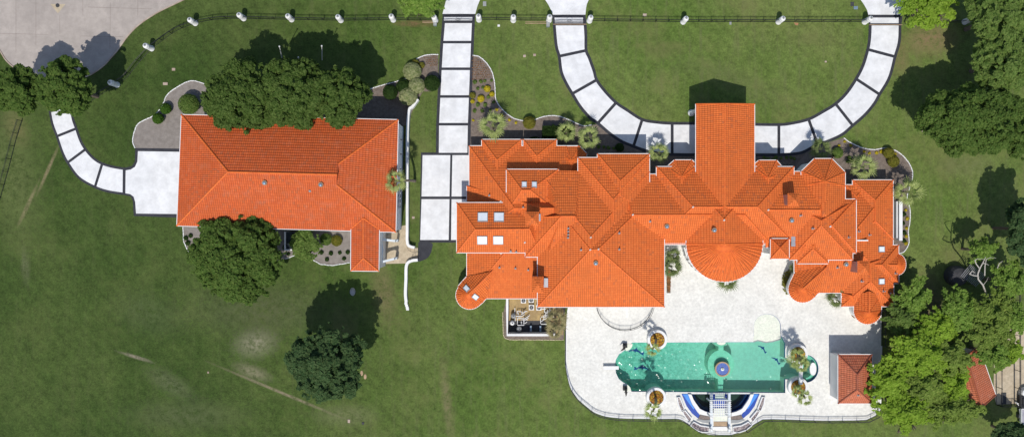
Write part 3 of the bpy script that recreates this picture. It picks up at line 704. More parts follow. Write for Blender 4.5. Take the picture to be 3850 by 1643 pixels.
# ------------------------------------------------------------------ the outbuilding west of the mansion
T0 = len(ROOFTRI)
gar = thing('outbuilding', 'long white outbuilding under a plain orange tile hip roof left of the mansion', 'outbuilding', W(1090, 660))
GE, GR = 7.2, 11.0
V = [W(682, 432, GE), W(1497, 451, GE), W(1488, 873, GE), W(665, 849, GE), W(857, 647, GR), W(1268, 657, GR), W(1271, 618, GR - .68), W(1266, 696, GR - .68)]
roof_shell(gar, V, [(0, 1, 6, 4), (4, 6, 5), (1, 2, 7, 6), (6, 7, 5), (2, 3, 4, 7), (4, 5, 7), (3, 0, 4)], [0, 1, 2, 3], [(0, 4), (3, 4), (4, 5), (1, 6), (2, 7)], M['tile2'], True, .12)
walls(gar, V[:4], GE, .12, material=M['bluewhite'])
hip(gar, [(1320, 860), (1426, 862), (1424, 1019), (1319, 1018)], (1366, 820), (1366, 971), GE - .05, 7.9, material=M['tile2'], inset=.15)
TG = ROOFTRI[T0:]
for q in ((997, 688), (1208, 695)):
    tube_light(q[0], q[1], gar)
pipe(1165, 718, gar, .25)
pe = W(1497, 451, GE); ps = W(1488, 873, GE)
for (y, z) in ((716, 3.2), (737, 3.2), (756, 3.2), (776, 3.2)):
    yy = W(0, y, 3).y; t = (yy - pe.y) / (ps.y - pe.y); xx = pe.x + (ps.x - pe.x) * t - .12
    window(gar, (xx + .02, yy, 3.4), .5, 1.5, 0)
for y in (525, 580, 635):
    yy = W(0, y, 4).y; t = (yy - pe.y) / (ps.y - pe.y); xx = pe.x + (ps.x - pe.x) * t - .12
    o = MB().box((xx + .12, yy, 3.9), (.22, .12, .1)).build('wall_lamp', M['black'], gar); MB().lathe((xx + .22, yy, 3.6), [(.06, 0), (.11, .08), (.11, .3), (.04, .38)], 8).build('lantern', M['grey'], o)
# arcade against the wing
mb = MB()
for (x0, y0, x1, y1, z) in ((1434, 900, 1486, 906, 2.9), (1434, 985, 1482, 973, 2.9), (1432, 874, 1434, 985, 3.1)):
    a, b_ = W(x0, y0, z), W(x1, y1, z); d = b_ - a; n = 10; L = d.length; rz = math.atan2(d.y, d.x)
    for i in range(n):
        t = (i + .5) / n; hgt = .35 + 1.0 * abs(2 * t - 1) ** 3; q = a + d * t; mb.box((q.x, q.y, z - hgt / 2), (L / n, .32, hgt), rz)
    for t in (.02, .98): q = a + d * t; mb.box((q.x, q.y, (z - 1.4) / 2 + .03), (.36, .36, z - 1.4), rz)
mb.build('arcade', M['bluewhite'], gar)
mb = MB(); mb.prism([W(x, y, 3.1).xy for x, y in ((1428, 872), (1440, 874), (1436, 905), (1442, 940), (1434, 985), (1428, 987))], 2.95, 3.12); mb.build('ledge', M['bluewhite'], gar)
o = MB(); o.box((W(1106, 905, 2).x, W(1106, 905, 2).y, 1.35), (2.4, 2.6, 2.7)); o.build('bay_window', M['glass'], gar)
mb = MB(); p = W(1106, 905, 2.8)
for (dx, dy, a, b_) in ((0, -1.35, 2.9, .2), (-1.35, 0, .2, 2.6), (1.35, 0, .2, 2.6)): mb.box((p.x + dx, p.y + dy, 2.72), (a, b_, .2))
mb.build('bay_cornice', M['white'], gar)
for rz, pts in ((-90, [(760, 1.6), (900, 1.6), (1240, 1.6), (760, 4.6), (900, 4.6), (1240, 4.6)]),):
    for x, z in pts:
        t = (x - 665) / (1488 - 665); q = V[3].lerp(V[2], t); window(gar, (q.x, q.y + .1, z), 1.2, 1.4, math.radians(rz))
mb = MB(); q = V[3].lerp(V[0], .5); mb.box((q.x + .11, q.y, 1.3), (.08, 5, 2.6)); mb.build('garage_door', M['grey'], gar)
# white curved retaining wall and steps
rw = spline([(1541, 410), (1536, 440), (1533, 500), (1532, 600), (1532, 850), (1532, 905), (1540, 925), (1571, 932)], 5)
tag(MB().wallpath([W(x, y, .5).xy for x, y in [(1572, 375), (1553, 402)] + rw[:-2]], .38, -.1, .95).build('retaining_wall', M['white']), 'long low white wall curving past the east side of the outbuilding', 'garden wall')
rw2 = spline([(1571, 977), (1545, 981), (1529, 997), (1527, 1050), (1525, 1105), (1528, 1135)], 5)
mb = MB().wallpath([W(x, y, .4).xy for x, y in rw2], .42, -.1, .7)
for i, (x, y) in enumerate(((1528, 1139), (1530, 1147), (1532, 1155), (1533, 1161))): p = W(x, y); mb.box((p.x, p.y, .3 - i * .06), (.42, .36, .55 - i * .12))
tag(mb.build('retaining_wall', M['white']), 'low white wall stepping down into the south lawn', 'garden wall')
for (pts, lab) in ((arc(1556, 925, 26, 22, 190, 60, 8), 'curved black handrail on the upper side of the patio steps'), (arc(1570, 985, 27, 24, 195, 290, 8), 'curved black handrail on the lower side of the patio steps')):
    mb = MB(); P_ = PP(pts, .9); mb.path(P_, .025)
    r_ = thing('handrail', lab, 'handrail', (P_[0].x, P_[0].y, 0)); mb.build('rail', M['black'], r_); q = MB()
    for p in P_[::2]: q.tube((p.x, p.y, 0), p, .02, .02, 6)
    q.build('bar', M['black'], r_)
# ------------------------------------------------------------------ swimming pool
def water_mat(name, tint, bs_=1.0, strength=.35):
    m = bpy.data.materials.new(name); m.use_nodes = True; nt = m.node_tree; nt.nodes.remove(nt.nodes['Principled BSDF'])
    out = nt.nodes['Material Output']; tr = nd(nt, 'ShaderNodeBsdfTransparent'); tr.inputs[0].default_value = rgb(tint)
    gl = nd(nt, 'ShaderNodeBsdfGlossy'); gl.inputs['Roughness'].default_value = .16
    fr = nd(nt, 'ShaderNodeFresnel'); fr.inputs[0].default_value = 1.33
    p = pos(nt)
    h = mth(nt, 'ADD', noise(nt, p, 1.1 * bs_, 0, .5), mth(nt, 'MULTIPLY', noise(nt, p, 3.3 * bs_, 0, .5), .28))
    b = nd(nt, 'ShaderNodeBump'); b.inputs['Strength'].default_value = strength; b.inputs['Distance'].default_value = .105; nt.links.new(h, b.inputs['Height'])
    nt.links.new(b.outputs[0], gl.inputs['Normal']); nt.links.new(b.outputs[0], fr.inputs['Normal'])
    mx = nd(nt, 'ShaderNodeMixShader'); nt.links.new(fr.outputs[0], mx.inputs[0]); nt.links.new(tr.outputs[0], mx.inputs[1]); nt.links.new(gl.outputs[0], mx.inputs[2])
    nt.links.new(mx.outputs[0], out.inputs[0]); return m
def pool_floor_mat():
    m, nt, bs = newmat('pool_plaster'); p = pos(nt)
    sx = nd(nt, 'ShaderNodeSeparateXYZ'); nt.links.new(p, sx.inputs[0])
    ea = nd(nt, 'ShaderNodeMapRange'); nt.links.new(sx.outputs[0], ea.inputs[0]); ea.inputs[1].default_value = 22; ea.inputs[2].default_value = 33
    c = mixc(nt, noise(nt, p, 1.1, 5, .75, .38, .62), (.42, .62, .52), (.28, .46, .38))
    c = mixc(nt, mth(nt, 'MULTIPLY', noise(nt, p, 1.9, 3, .8, .46, .58), .6), c, (.66, .84, .74))  # pale mottle: rippled sunlight painted into the plaster colour
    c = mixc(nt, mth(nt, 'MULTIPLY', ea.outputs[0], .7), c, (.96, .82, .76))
    c = mixc(nt, mth(nt, 'MULTIPLY', noise(nt, p, 2.4, 2, .6, .5, .62), .35), c, (.88, .92, .84))  # finer pale flecks, also ripple light put into the colour
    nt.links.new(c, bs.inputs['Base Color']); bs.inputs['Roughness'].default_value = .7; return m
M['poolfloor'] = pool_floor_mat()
M['water'] = water_mat('pool_water', (.43, .76, .70), 1.5, 1.0)
M['water2'] = water_mat('dark_basin_water', (.32, .52, .47), 1, .12)
M['shallow'] = water_mat('shallow_water', (.80, .93, .84), 1.4, .15)
M['beach'] = mat('pale_green_pebble_plaster', (.78, .79, .67), (.70, .74, .61), 1.2, .8, fine=4)
M['ledge'] = mat('pale_green_mosaic', (.82, .88, .74), (.62, .74, .60), 2.2, .7)
def basin(name, label, outline, zf, zw, water, band=True, floor=None):
    c = W(sum(p[0] for p in outline) / len(outline), sum(p[1] for p in outline) / len(outline))
    r = thing(name, label, 'pool', (c.x, c.y, 0))
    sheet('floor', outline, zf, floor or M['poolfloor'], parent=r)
    P_ = PP(outline); n = len(P_)
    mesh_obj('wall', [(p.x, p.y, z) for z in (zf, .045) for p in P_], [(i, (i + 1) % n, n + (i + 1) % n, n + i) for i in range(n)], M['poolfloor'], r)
    if band:
        mb = MB(); ctr = sum(P_, Vector()) / n
        mb.wallpath([p.xy for p in P_], .05, -.42, .02, True); mb.build('tile_band', M['bluetile'], r)
    sheet('water', outline, zw, water, parent=r)
    return r
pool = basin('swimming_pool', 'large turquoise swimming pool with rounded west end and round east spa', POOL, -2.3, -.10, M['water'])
low = basin('pool_basin', 'dark half round lower basin under the white pergola', BASIN, -1.6, -.35, M['water2'], True, M['stonebrown'])
RG = [(2603, 1482), (2610, 1500), (2619, 1514), (2634, 1531), (2652, 1540), (2670, 1544)]
for f_ in (lambda q: q, lambda q: [(2 * PC - x, y) for x, y in q]):
    mb = MB(); mb.wallpath([W(x, y).xy for x, y in f_(RG)], .6, -1.6, -.5); mb.build('step', M['bluetile'], low)
# beach entry
bp = [(2833, 1258), (2834, 1226)] + arc(2884, 1226, 51, 47, 180, 360, 14)[1:-1] + [(2935, 1226), (2937, 1262)]
bo = [(2833, 1282), (2834, 1226)] + arc(2884, 1226, 50, 46, 180, 360, 14)[1:-1] + [(2934, 1226), (2936, 1272), (2905, 1281), (2880, 1284), (2850, 1277)]
mb = MB(); mb.prism([W(x, y).xy for x, y in bo], -2.3, -.07); mb.build('beach_entry', M['beach'], pool)
mb = MB(); pts = [(2833, 1284), (2850, 1279), (2880, 1286), (2905, 1283), (2937, 1274)]; mb.wallpath([W(x, y).xy for x, y in pts], .22, -2.3, -.085); mb.build('step', M['grey'], pool)
# island ledge with stems and steps, fountain
mb = MB(); mb.prism([W(x, y).xy for x, y in arc(2712, 1371, 50, 55, 0, 360, 32)[:-1]], -2.3, -.22); mb.build('ledge', M['ledge'], pool)
mb = MB(); mb.prism([W(x, y).xy for x, y in ((2703, 1300), (2722, 1300), (2722, 1322), (2703, 1322))], -2.3, -.225)
mb.prism([W(x, y).xy for x, y in ((2701, 1420), (2721, 1420), (2721, 1475), (2701, 1475))], -2.3, -.228); mb.build('walkway', M['ledge'], pool)
for i, (r_, z) in enumerate(((29, -.38), (23, -.14), (17, .03))):
    mb = MB(); mb.prism([W(x, y).xy for x, y in arc(2712, 1286, r_, r_ * .62, 0, 180, 14)], -2.3 if i == 0 else -.5, z); mb.build('step', M['beach'] if i % 2 else M['stonebrown'] if False else M['beach'], pool)
fc = W(2712, 1384)
fo = thing('fountain', 'round fountain with blue mosaic bowl and tan rim in the middle of the pool', 'fountain', (fc.x, fc.y, -.45))
MB().lathe((fc.x, fc.y, -.44), [(1.0, 0), (1.0, .95), (1.13, 1.0), (1.13, 1.12), (.93, 1.12), (.92, .98)], 32).build('basin', M['wood'], fo)
MB().lathe((fc.x, fc.y, .55), [(.92, 0), (.915, .04)], 32).build('bowl', mat('blue_mosaic', (.08, .12, .38), (.16, .24, .52), 5, .2, fine=9), fo)
MB().lathe((fc.x, fc.y, .58), [(.26, 0), (.24, .15), (.08, .22), (.06, .5), (.03, .52)], 14).build('spout', M['beach'], fo)
# dolphin mosaics on the floor
DOL = [(-1, .02), (-.82, .1), (-.5, .27), (-.15, .36), (.02, .58), (.12, .36), (.4, .22), (.68, .0), (.8, .16), (1.0, .12), (.9, -.05), (.97, -.3), (.78, -.18), (.6, -.12), (.3, .06), (0, .12), (-.12, -.1), (-.2, .12), (-.55, .08), (-.85, -.04)]
for (x, y, s_, a_, lab) in ((2400, 1334, 1.3, -8, ''), (2423, 1398, 1.25, 172, ''), (2884, 1322, .85, -40, ''), (2936, 1366, .85, -38, '')):
    c = W(x, y); r_ = math.radians(a_); k = -1 if a_ == 172 else 1
    pts = [(c.x + s_ * (u * math.cos(r_) - v * k * math.sin(r_)), c.y + s_ * (u * math.sin(r_) + v * k * math.cos(r_))) for u, v in DOL]
    mb = MB(); mb.prism(pts, -2.3, -2.27 if x < 2800 else -2.25); mb.build('dolphin_mosaic', M['cobalt'], pool)
# spa island, bridge
mb = MB(); mb.prism([W(x, y).xy for x, y in arc(3056, 1386, 12.5, 24, 0, 360, 24)[:-1]], -2.3, .12); mb.build('island', M['white'], pool)
mb = MB(); o_ = arc(3030, 1385, 45, 50, -80, 80, 16); i_ = arc(3028, 1385, 34, 39, -80, 80, 16); mb.prism([W(x, y).xy for x, y in o_ + i_[::-1]], -2.3, -.5); mb.build('bench', M['ledge'], pool)
a, b_ = W(2996, 1352), W(2999, 1434)
br = thing('water_chute', 'narrow white raised beam spanning between the two east planters', 'beam', ((a.x + b_.x) / 2, (a.y + b_.y) / 2, 0))
MB().box(((a.x + b_.x) / 2, (a.y + b_.y) / 2, 1.35), (.5, 3.5, .28)).build('beam', M['white'], br)
for t in (.06, .94): q = a.lerp(b_, t); MB().tube((q.x, q.y, 0), (q.x, q.y, 1.22), .2, .2, 12).build('post', M['bluewhite'], br)
# diving board
p = W(2293, 1379)
db = thing('diving_board', 'white diving board reaching over the rounded west end of the pool', 'diving board', (p.x, p.y, 0))
MB().box((p.x + .1, p.y, .62), (2.3, .5, .07)).build('board', M['white'], db)
for dx in (-.9, -.2): MB().box((p.x + dx, p.y, .32), (.12, .42, .54)).build('support', M['grey'], db)

# round planters
import random as _r
def leaf_cloud_small(mb, c, rx, ry, z, n, s, seed):
    R = _r.Random(seed)
    for _ in range(n):
        t = R.uniform(0, 2 * math.pi); q = math.sqrt(R.random()); x, y = c.x + rx * q * math.cos(t), c.y + ry * q * math.sin(t)
        a1 = R.uniform(0, math.pi); h = z + R.uniform(0, s * .8); k = s * R.uniform(.8, 1.9); b = len(mb.v)
        dx, dy = math.cos(a1) * k / 2, math.sin(a1) * k / 2; tz = R.uniform(-.3, .3) * k
        mb.v += [(x - dx, y - dy, h), (x + dy * .6, y - dx * .6, h + tz), (x + dx, y + dy, h + .02), (x - dy * .6, y + dx * .6, h - tz)]; mb.f.append((b, b + 1, b + 2, b + 3))
PL = [(2468, 1274, 'north west'), (2464, 1489, 'south west'), (2993, 1327, 'north east'), (2994, 1450, 'south east')]
for (x, y, w_) in PL:
    c = W(x, y)
    r_ = thing('round_planter', 'round white planter of red and yellow flowers at the %s pool edge' % w_, 'planter', (c.x, c.y, 0), 'round planters at the pool')
    MB().lathe(c, [(1.50, -2.3), (1.50, .75), (1.46, .82), (1.10, .82), (1.08, .6)], 36).build('rim', M['white'], r_)
    MB().lathe((c.x, c.y, .60), [(1.08, 0), (1.05, .06)], 30).build('soil', M['mulch'], r_)
    mb = MB(); leaf_cloud_small(mb, c, 1.02, 1.02, .68, 420, .17, x + y); mesh_obj('flowers', mb.v, mb.f, M['flowers'], r_)
# corner notch blocks with statues
for (x, y, a_, lab) in ((2350, 1298, 20, 'dark bronze dolphin statue on the north west corner of the pool'), (2350, 1458, 70, 'dark bronze dolphin statue on the south west corner of the pool')):
    c = W(x, y, .3); r_ = thing('statue', lab, 'statue', (c.x, c.y, 0), None)
    MB().box((c.x, c.y, .3), (.62, .62, .6)).lathe((c.x, c.y, .6), [(.24, 0), (.2, .15), (.12, .2)], 10).build('plinth', M['dark'], r_)
    mb = MB(); t = math.radians(a_ + 200); ca, sa = math.cos(t), math.sin(t)
    P_ = [(0, .75, .05), (.12, 1.0, .13), (.3, 1.28, .17), (.55, 1.42, .15), (.8, 1.38, .1), (1.0, 1.25, .04), (1.1, 1.18, .02)]
    for i in range(len(P_) - 1): a, b_ = P_[i], P_[i + 1]; mb.tube((c.x + a[0] * ca, c.y + a[0] * sa, a[1]), (c.x + b_[0] * ca, c.y + b_[0] * sa, b_[1]), a[2], b_[2], 10)
    for (u, v, h, s2) in ((0, .28, .78, .1), (0, -.28, .78, .1), (.4, .3, 1.25, .07), (.4, -.3, 1.25, .07), (.42, 0, 1.65, .06)):
        q0 = (0.02 if u == 0 else .4); mb.tube((c.x + q0 * ca, c.y + q0 * sa, .8 if u == 0 else 1.35), (c.x + u * ca - v * sa, c.y + u * sa + v * ca, h), s2, .02, 6)
    mb.build('figure', M['bronze'], r_)
for (x, y, a0, a1) in ((2352, 1292, 0, 90), (2346, 1468, 270, 360)):
    pts = [(x, y)] + arc(x, y, 26, 26, a0, a1, 8); tag(MB().prism([W(a, b_).xy for a, b_ in pts], -2.3, .10).build('corner_block', M['beach']), 'quarter round pale stone block in the %s corner of the pool' % ('upper left' if y < 1400 else 'lower left'), 'pool block')

# lower terrace: pergola, blue troughs, gravel beds (mirrored about the pergola)
def mir(pts): return [(2 * PC - x, y) for x, y in pts]
OUTR = [(2585, 1479), (2601, 1517), (2618, 1542), (2638, 1556), (2669, 1562)]
INR = BL
TRO = [(2562, 1479), (2581, 1525), (2601, 1552), (2624, 1571)]
G1 = ([(2544, 1491), (2554, 1490), (2571, 1534), (2559, 1542), (2548, 1516)], [(2564, 1546), (2573, 1540), (2598, 1570), (2590, 1583), (2576, 1566)], [(2594, 1597), (2606, 1583), (2632, 1597), (2664, 1602), (2663, 1620), (2640, 1622), (2616, 1614)])
for f_, sd_ in ((lambda q: q, 'left'), (mir, 'right')):
    c = W(*f_([(2610, 1540)])[0]); r_ = thing('water_feature', 'curved blue water trough with stone coping on the %s side of the pergola' % sd_, 'water feature', (c.x, c.y, 0), 'curved troughs below the pool')
    def pr(pts, z0, z1): mb = MB(); mb.prism([W(x, y).xy for x, y in f_(pts)], z0, z1); return mb
    pr(OUTR + INR[::-1], -.3, .35).build('coping', M['white'], r_)
    pr(TRO + [(2630, 1558), (2618, 1543), (2601, 1518), (2586, 1480)], -.3, .12).build('trough', M['cobalt'], r_)
    pr([(2566, 1480), (2585, 1480), (2600, 1518), (2609, 1532), (2607, 1537), (2590, 1515), (2578, 1498)], .1, .15).build('trough_floor', M['lightblue'], r_)
    pr([(2624, 1571), (2632, 1558), (2640, 1560), (2669, 1563), (2669, 1574), (2645, 1575)], -.1, .2).build('stone_face', M['stonebrown'], r_)
    pr([(2626, 1573), (2645, 1577), (2669, 1576), (2669, 1589), (2645, 1588), (2618, 1578)], 0, .14).build('ramp', M['grey'], r_)
    for i, gp in enumerate(G1):
        cc = W(*f_([(sum(q[0] for q in gp) / len(gp), sum(q[1] for q in gp) / len(gp))])[0])
        b2 = thing('gravel_bed', '%s speckled gravel bed with white rim on the %s side below the pool' % (('upper', 'middle', 'lower')[i], sd_), 'gravel bed', (cc.x, cc.y, 0), 'gravel beds below the pool')
        mb = MB(); mb.wallpath([W(x, y).xy for x, y in f_(gp)], .16, 0, .42, True); mb.build('rim', M['white'], b2)
        pr(gp, 0, .3).build('gravel', mat('speckled_gravel_%s%d' % (sd_, i), (.42, .36, .34), (.13, .10, .11), 5, .9, fine=12, lo=.42, hi=.55), b2)
c = W(PC, 1540); pg = thing('pergola', 'white slatted pergola with four round posts over the south steps of the pool', 'pergola', (c.x, c.y, 0))
for (x, y) in ((2674, 1511), (2743, 1511), (2674, 1568), (2743, 1568), (2674, 1614), (2743, 1614)):
    p = W(x, y, 2.4 if y < 1600 else 1.2); hh = 2.4 if y < 1600 else 1.2; MB().tube((p.x, p.y, 0), (p.x, p.y, hh), .13, .11, 12).lathe((p.x, p.y, hh), [(.20, -.05), (.21, .02), (.16, .1), (.06, .15)], 14).build('post', M['white'], pg)
for y in (1504, 1519, 1526, 1535, 1543, 1552, 1562): a, b_ = W(2668, y, 2.5), W(2749, y, 2.5); MB().box(((a.x + b_.x) / 2, a.y, 2.5), ((b_ - a).length, .09, .14)).build('beam', M['white'], pg)
for x in (2685, 2693, 2701, 2709, 2717, 2725, 2733): a, b_ = W(x, 1502, 2.62), W(x, 1564, 2.62); MB().box((a.x, (a.y + b_.y) / 2, 2.62), (.07, (b_ - a).length, .1)).build('slat', M['white'], pg)
for x in (2675, 2742): a, b_ = W(x, 1476, .4), W(x, 1622, .4); MB().box((a.x, (a.y + b_.y) / 2, .2), (.36, (b_ - a).length, .5)).build('side_wall', M['bluewhite'], pg)
for (x0, x1, y0, y1, z, m) in ((2683, 2734, 1474, 1536, -.22, 'cobalt'), (2690, 2726, 1474, 1500, -.12, 'ledge'), (2685, 2733, 1536, 1580, .10, 'beach'), (2683, 2734, 1584, 1600, .14, 'wood'), (2668, 2749, 1602, 1612, .17, 'white')):
    a, b_ = W(x0, y0), W(x1, y1); MB().box(((a.x + b_.x) / 2, (a.y + b_.y) / 2, z - .2), (b_.x - a.x, a.y - b_.y, .4)).build('step' if m != 'cobalt' else 'channel', M[m], pg)

# curved balcony railing on the terrace
def railing(name, label, pts, h, posts, mbase=None, cat='railing', r_=.028, group=None, pick=True, mat_=None):
    P_ = [W(x, y) for x, y in pts]; c = sum(P_, Vector()) / len(P_); t = thing(name, label, cat, (c.x, c.y, 0), group); m = mat_ or M['black']
    for z in (h, .15) + ((h - .2,) if h > 1.2 else ()):
        mb = MB(); mb.path([p + Vector((0, 0, z)) for p in P_], r_, 5); mb.build('rail', m, t)
    ln = [0]
    for i in range(len(P_) - 1): ln.append(ln[-1] + (P_[i + 1] - P_[i]).length)
    def along(s):
        for i in range(len(P_) - 1):
            if s <= ln[i + 1] or i == len(P_) - 2: return P_[i].lerp(P_[i + 1], min(1, (s - ln[i]) / max(1e-6, ln[i + 1] - ln[i])))
    n = max(1, int(round(ln[-1] / posts)))
    for i in range(n + 1):
        p = along(ln[-1] * i / n); MB().box((p.x, p.y, h / 2 + .03), (.07, .07, h + .06)).build('post', m, t)
    if pick:
        mb = MB(); k = int(ln[-1] / .16)
        for i in range(k): p = along(ln[-1] * (i + .5) / k); mb.box((p.x, p.y, h / 2), (.016, .016, h - .1))
        o = mb.build('pickets', m, t); o['kind'] = 'stuff'
    return t
railing('railing', 'curved black railing in a half circle on the terrace south of the house', arc(2348, 1138, 107, 101, 172, 8, 26), 1.1, 1.6)
FB = [(2125, 1210), (2125, 1374), (2134, 1424), (2147, 1464), (2172, 1500), (2208, 1531), (2235, 1551), (2275, 1565), (2333, 1572), (2405, 1574), (2504, 1574), (2553, 1575), (2584, 1591), (2629, 1622)]
FC = [(2803, 1617), (2835, 1594), (2866, 1576), (2906, 1575), (3095, 1581), (3211, 1580), (3256, 1578), (3290, 1562), (3312, 1538)]
railing('iron_fence', 'black iron fence curving round the west and south west rim of the pool terrace', FB[:2] + spline(FB[1:], 3), 1.25, 2.1, cat='fence', r_=.03)
railing('iron_fence', 'black iron fence along the south east rim of the pool terrace', FC, 1.25, 2.2, cat='fence', r_=.03)
railing('iron_fence', 'low black iron fence across the lower edge below the pergola', [(2629, 1622), (2701, 1634), (2749, 1634), (2803, 1617)], .9, 2.2, cat='fence', r_=.03)
railing('iron_fence', 'straight black iron fence on the east edge of the terrace', [(3316, 1300), (3315, 1165)], 1.25, 2.1, cat='fence', r_=.03)
railing('iron_fence', 'straight black iron fence on the east edge of the terrace behind the pool house', [(3316, 1535), (3316, 1330)], 1.25, 2.1, cat='fence', r_=.03)

# pool house
ph = thing('pool_house', 'small pool house with a weathered red hip roof half under the lime tree', 'pool house', W(3215, 1425))
hip(ph, (3151, 1332, 3279, 1516), (3223, 1408), (3223, 1464), 3.6, 5.3, material=M['tile_old'], inset=.22)
c = W(3190, 1334, 3.6); window(ph, (c.x, c.y - .16, 2.2), 2.3, .8, math.radians(90)); pipe(3226, 1484, ph, .4)
# second outbuilding, turned, half hidden
sh = thing('shed', 'rotated shed with a faded red tile roof under the trees in the lower right', 'shed', W(3650, 1440))
hip(sh, [(3590, 1362), (3680, 1302), (3744, 1484), (3600, 1570)], (3636, 1334), (3692, 1530), 2.9, 4.6, material=M['tile_old'], inset=.3)
# walled equipment yard
yd = thing('yard_wall', 'white wall enclosing the equipment yard under the west roof', 'wall', W(1990, 1200))
mb = MB()
a = [W(x, y, 1.9).xy for x, y in ((1907, 1118), (1907, 1168), (1907, 1259), (2091, 1259))]
mb.wallpath(a, .34, -.1, 1.9); mb.build('wall', M['white'], yd)
sheet('yard_floor', [(1906, 1100), (2118, 1100), (2118, 1258), (1906, 1258)], .02, M['ochre'])
sheet('yard_floor', [(1912, 1205), (2060, 1205), (2080, 1252), (1912, 1252)], .03, M['dark'])
for i, (x, y) in enumerate(((1968, 1130), (1997, 1128), (1998, 1156), (2026, 1157))):
    c = W(x, y, .9); t = thing('ac_unit', ('white air conditioner with round fan, %s unit in the yard') % ('upper left', 'upper right', 'lower left', 'lower right')[i], 'air conditioner', (c.x, c.y, 0), 'air conditioners in the yard')
    MB().box((c.x, c.y, .45), (.76, .76, .9)).build('case', M['white'], t); MB().lathe((c.x, c.y, .9), [(.3, 0), (.3, .03)], 20).build('fan_grille', M['dark'], t)
    mb = MB()
    for k in range(4): mb.box((c.x + .12 * math.cos(k * 1.57), c.y + .12 * math.sin(k * 1.57), .945), (.2, .06, .01), k * 1.57)
    mb.build('fan_blade', M['grey'], t)
for i, (x, y, r_, z, w_) in enumerate(((1930, 1188, .38, 1.1, 'upper'), (1952, 1237, .40, 1.1, 'lower'), (1926, 1215, .34, 1.3, 'pale middle'))):
    c = W(x, y, z); t = thing('filter_tank', '%s round pool filter tank by the west yard wall' % w_, 'filter tank', (c.x, c.y, 0), 'filter tanks in the yard')
    MB().lathe((c.x, c.y, 0), [(r_ * .8, 0), (r_, .12), (r_, z - .25), (r_ * .75, z - .08), (r_ * .3, z), (r_ * .1, z + .02)], 18).build('tank', M['grey'] if i < 2 else M['white'], t, True)
    MB().lathe((c.x, c.y, z), [(.09, 0), (.07, .12)], 10).build('valve', M['dark'], t)
rr = _r.Random(4)
for i in range(2):
    x0, y0 = ((1955, 1190), (2050, 1185))[i]; c = W(x0, y0); mb = MB()
    for k in range(22):
        a = W(x0 + rr.uniform(-20, 20), y0 + rr.uniform(-28, 32), 0); z = rr.choice((.35, .6, .9)); L = rr.uniform(.3, 1.1); t_ = rr.choice((0, math.pi / 2, .6)); e = (a.x + math.cos(t_) * L, a.y + math.sin(t_) * L, z)
        mb.tube((a.x, a.y, z), e, .055, .055, 7); mb.tube((a.x, a.y, z), (a.x, a.y, 0), .05, .05, 7)
    tag(mb.build('pipework', M['white']), ('tangle of white pool pipes beside the filter tanks', 'tangle of white pool pipes beside the yard palm')[i], 'pipes')
for i, (x, y) in enumerate(((1996, 1235), (2032, 1235))):
    c = W(x, y, .6); t = thing('pump', ('left', 'right')[i] + ' blue grey ribbed pool heater cylinder in the yard', 'pump', (c.x, c.y, 0), 'cylinders in the yard')
    for dy in (.22, -.22): MB().tube((c.x, c.y + dy - .2, .5), (c.x, c.y + dy + .2, .5), .16, .16, 12).build('cylinder', M['bluegrey'], t)
    MB().box((c.x, c.y, .2), (.3, .8, .38)).build('stand', M['dark'], t)
# east side white wall beside the house and raised planters
tag(MB().wallpath([W(x, y, 1.2).xy for x, y in ((3387, 757), (3387, 905))], .5, -.1, 1.2).wallpath([W(x, y, 1.2).xy for x, y in ((3374, 757), (3374, 895))], .18, -.1, 1.1).build('garden_wall', M['white']), 'thick white wall close to the east side of the mansion', 'garden wall')
for (pts, lab, m) in ((((2506, 1012), (2520, 1012), (2520, 1101), (2506, 1101)), 'narrow red flower bed against the east wall of the big hip roof', 'redbed'),
                      ([(2998, 1012), (2962, 1012)] + arc(3000, 1062, 54, 56, 220, 130, 10) + [(2985, 1105)], 'crescent bed of low olive plants left of the south turret', 'olive'),
                      ([(3206, 1150), (3196, 1170), (3205, 1185), (3220, 1195), (3225, 1160)], 'small red planted bed left of the south east turret', 'redbed')):
    cx_, cy_ = sum(p[0] for p in pts) / len(pts), sum(p[1] for p in pts) / len(pts); c = W(cx_, cy_); t = thing('flower_bed', lab, 'flower bed', (c.x, c.y, 0))
    MB().prism([W(x, y).xy for x, y in pts], 0, .18).build('soil', M['mulch'], t)
    w_, h_ = (max(p[0] for p in pts) - min(p[0] for p in pts)) * .02, (max(p[1] for p in pts) - min(p[1] for p in pts)) * .02
    mb = MB(); leaf_cloud_small(mb, c, w_ * .8, h_ * .95, .2, 350, .2, int(cx_)); mesh_obj('plants', mb.v, mb.f, M[m], t)
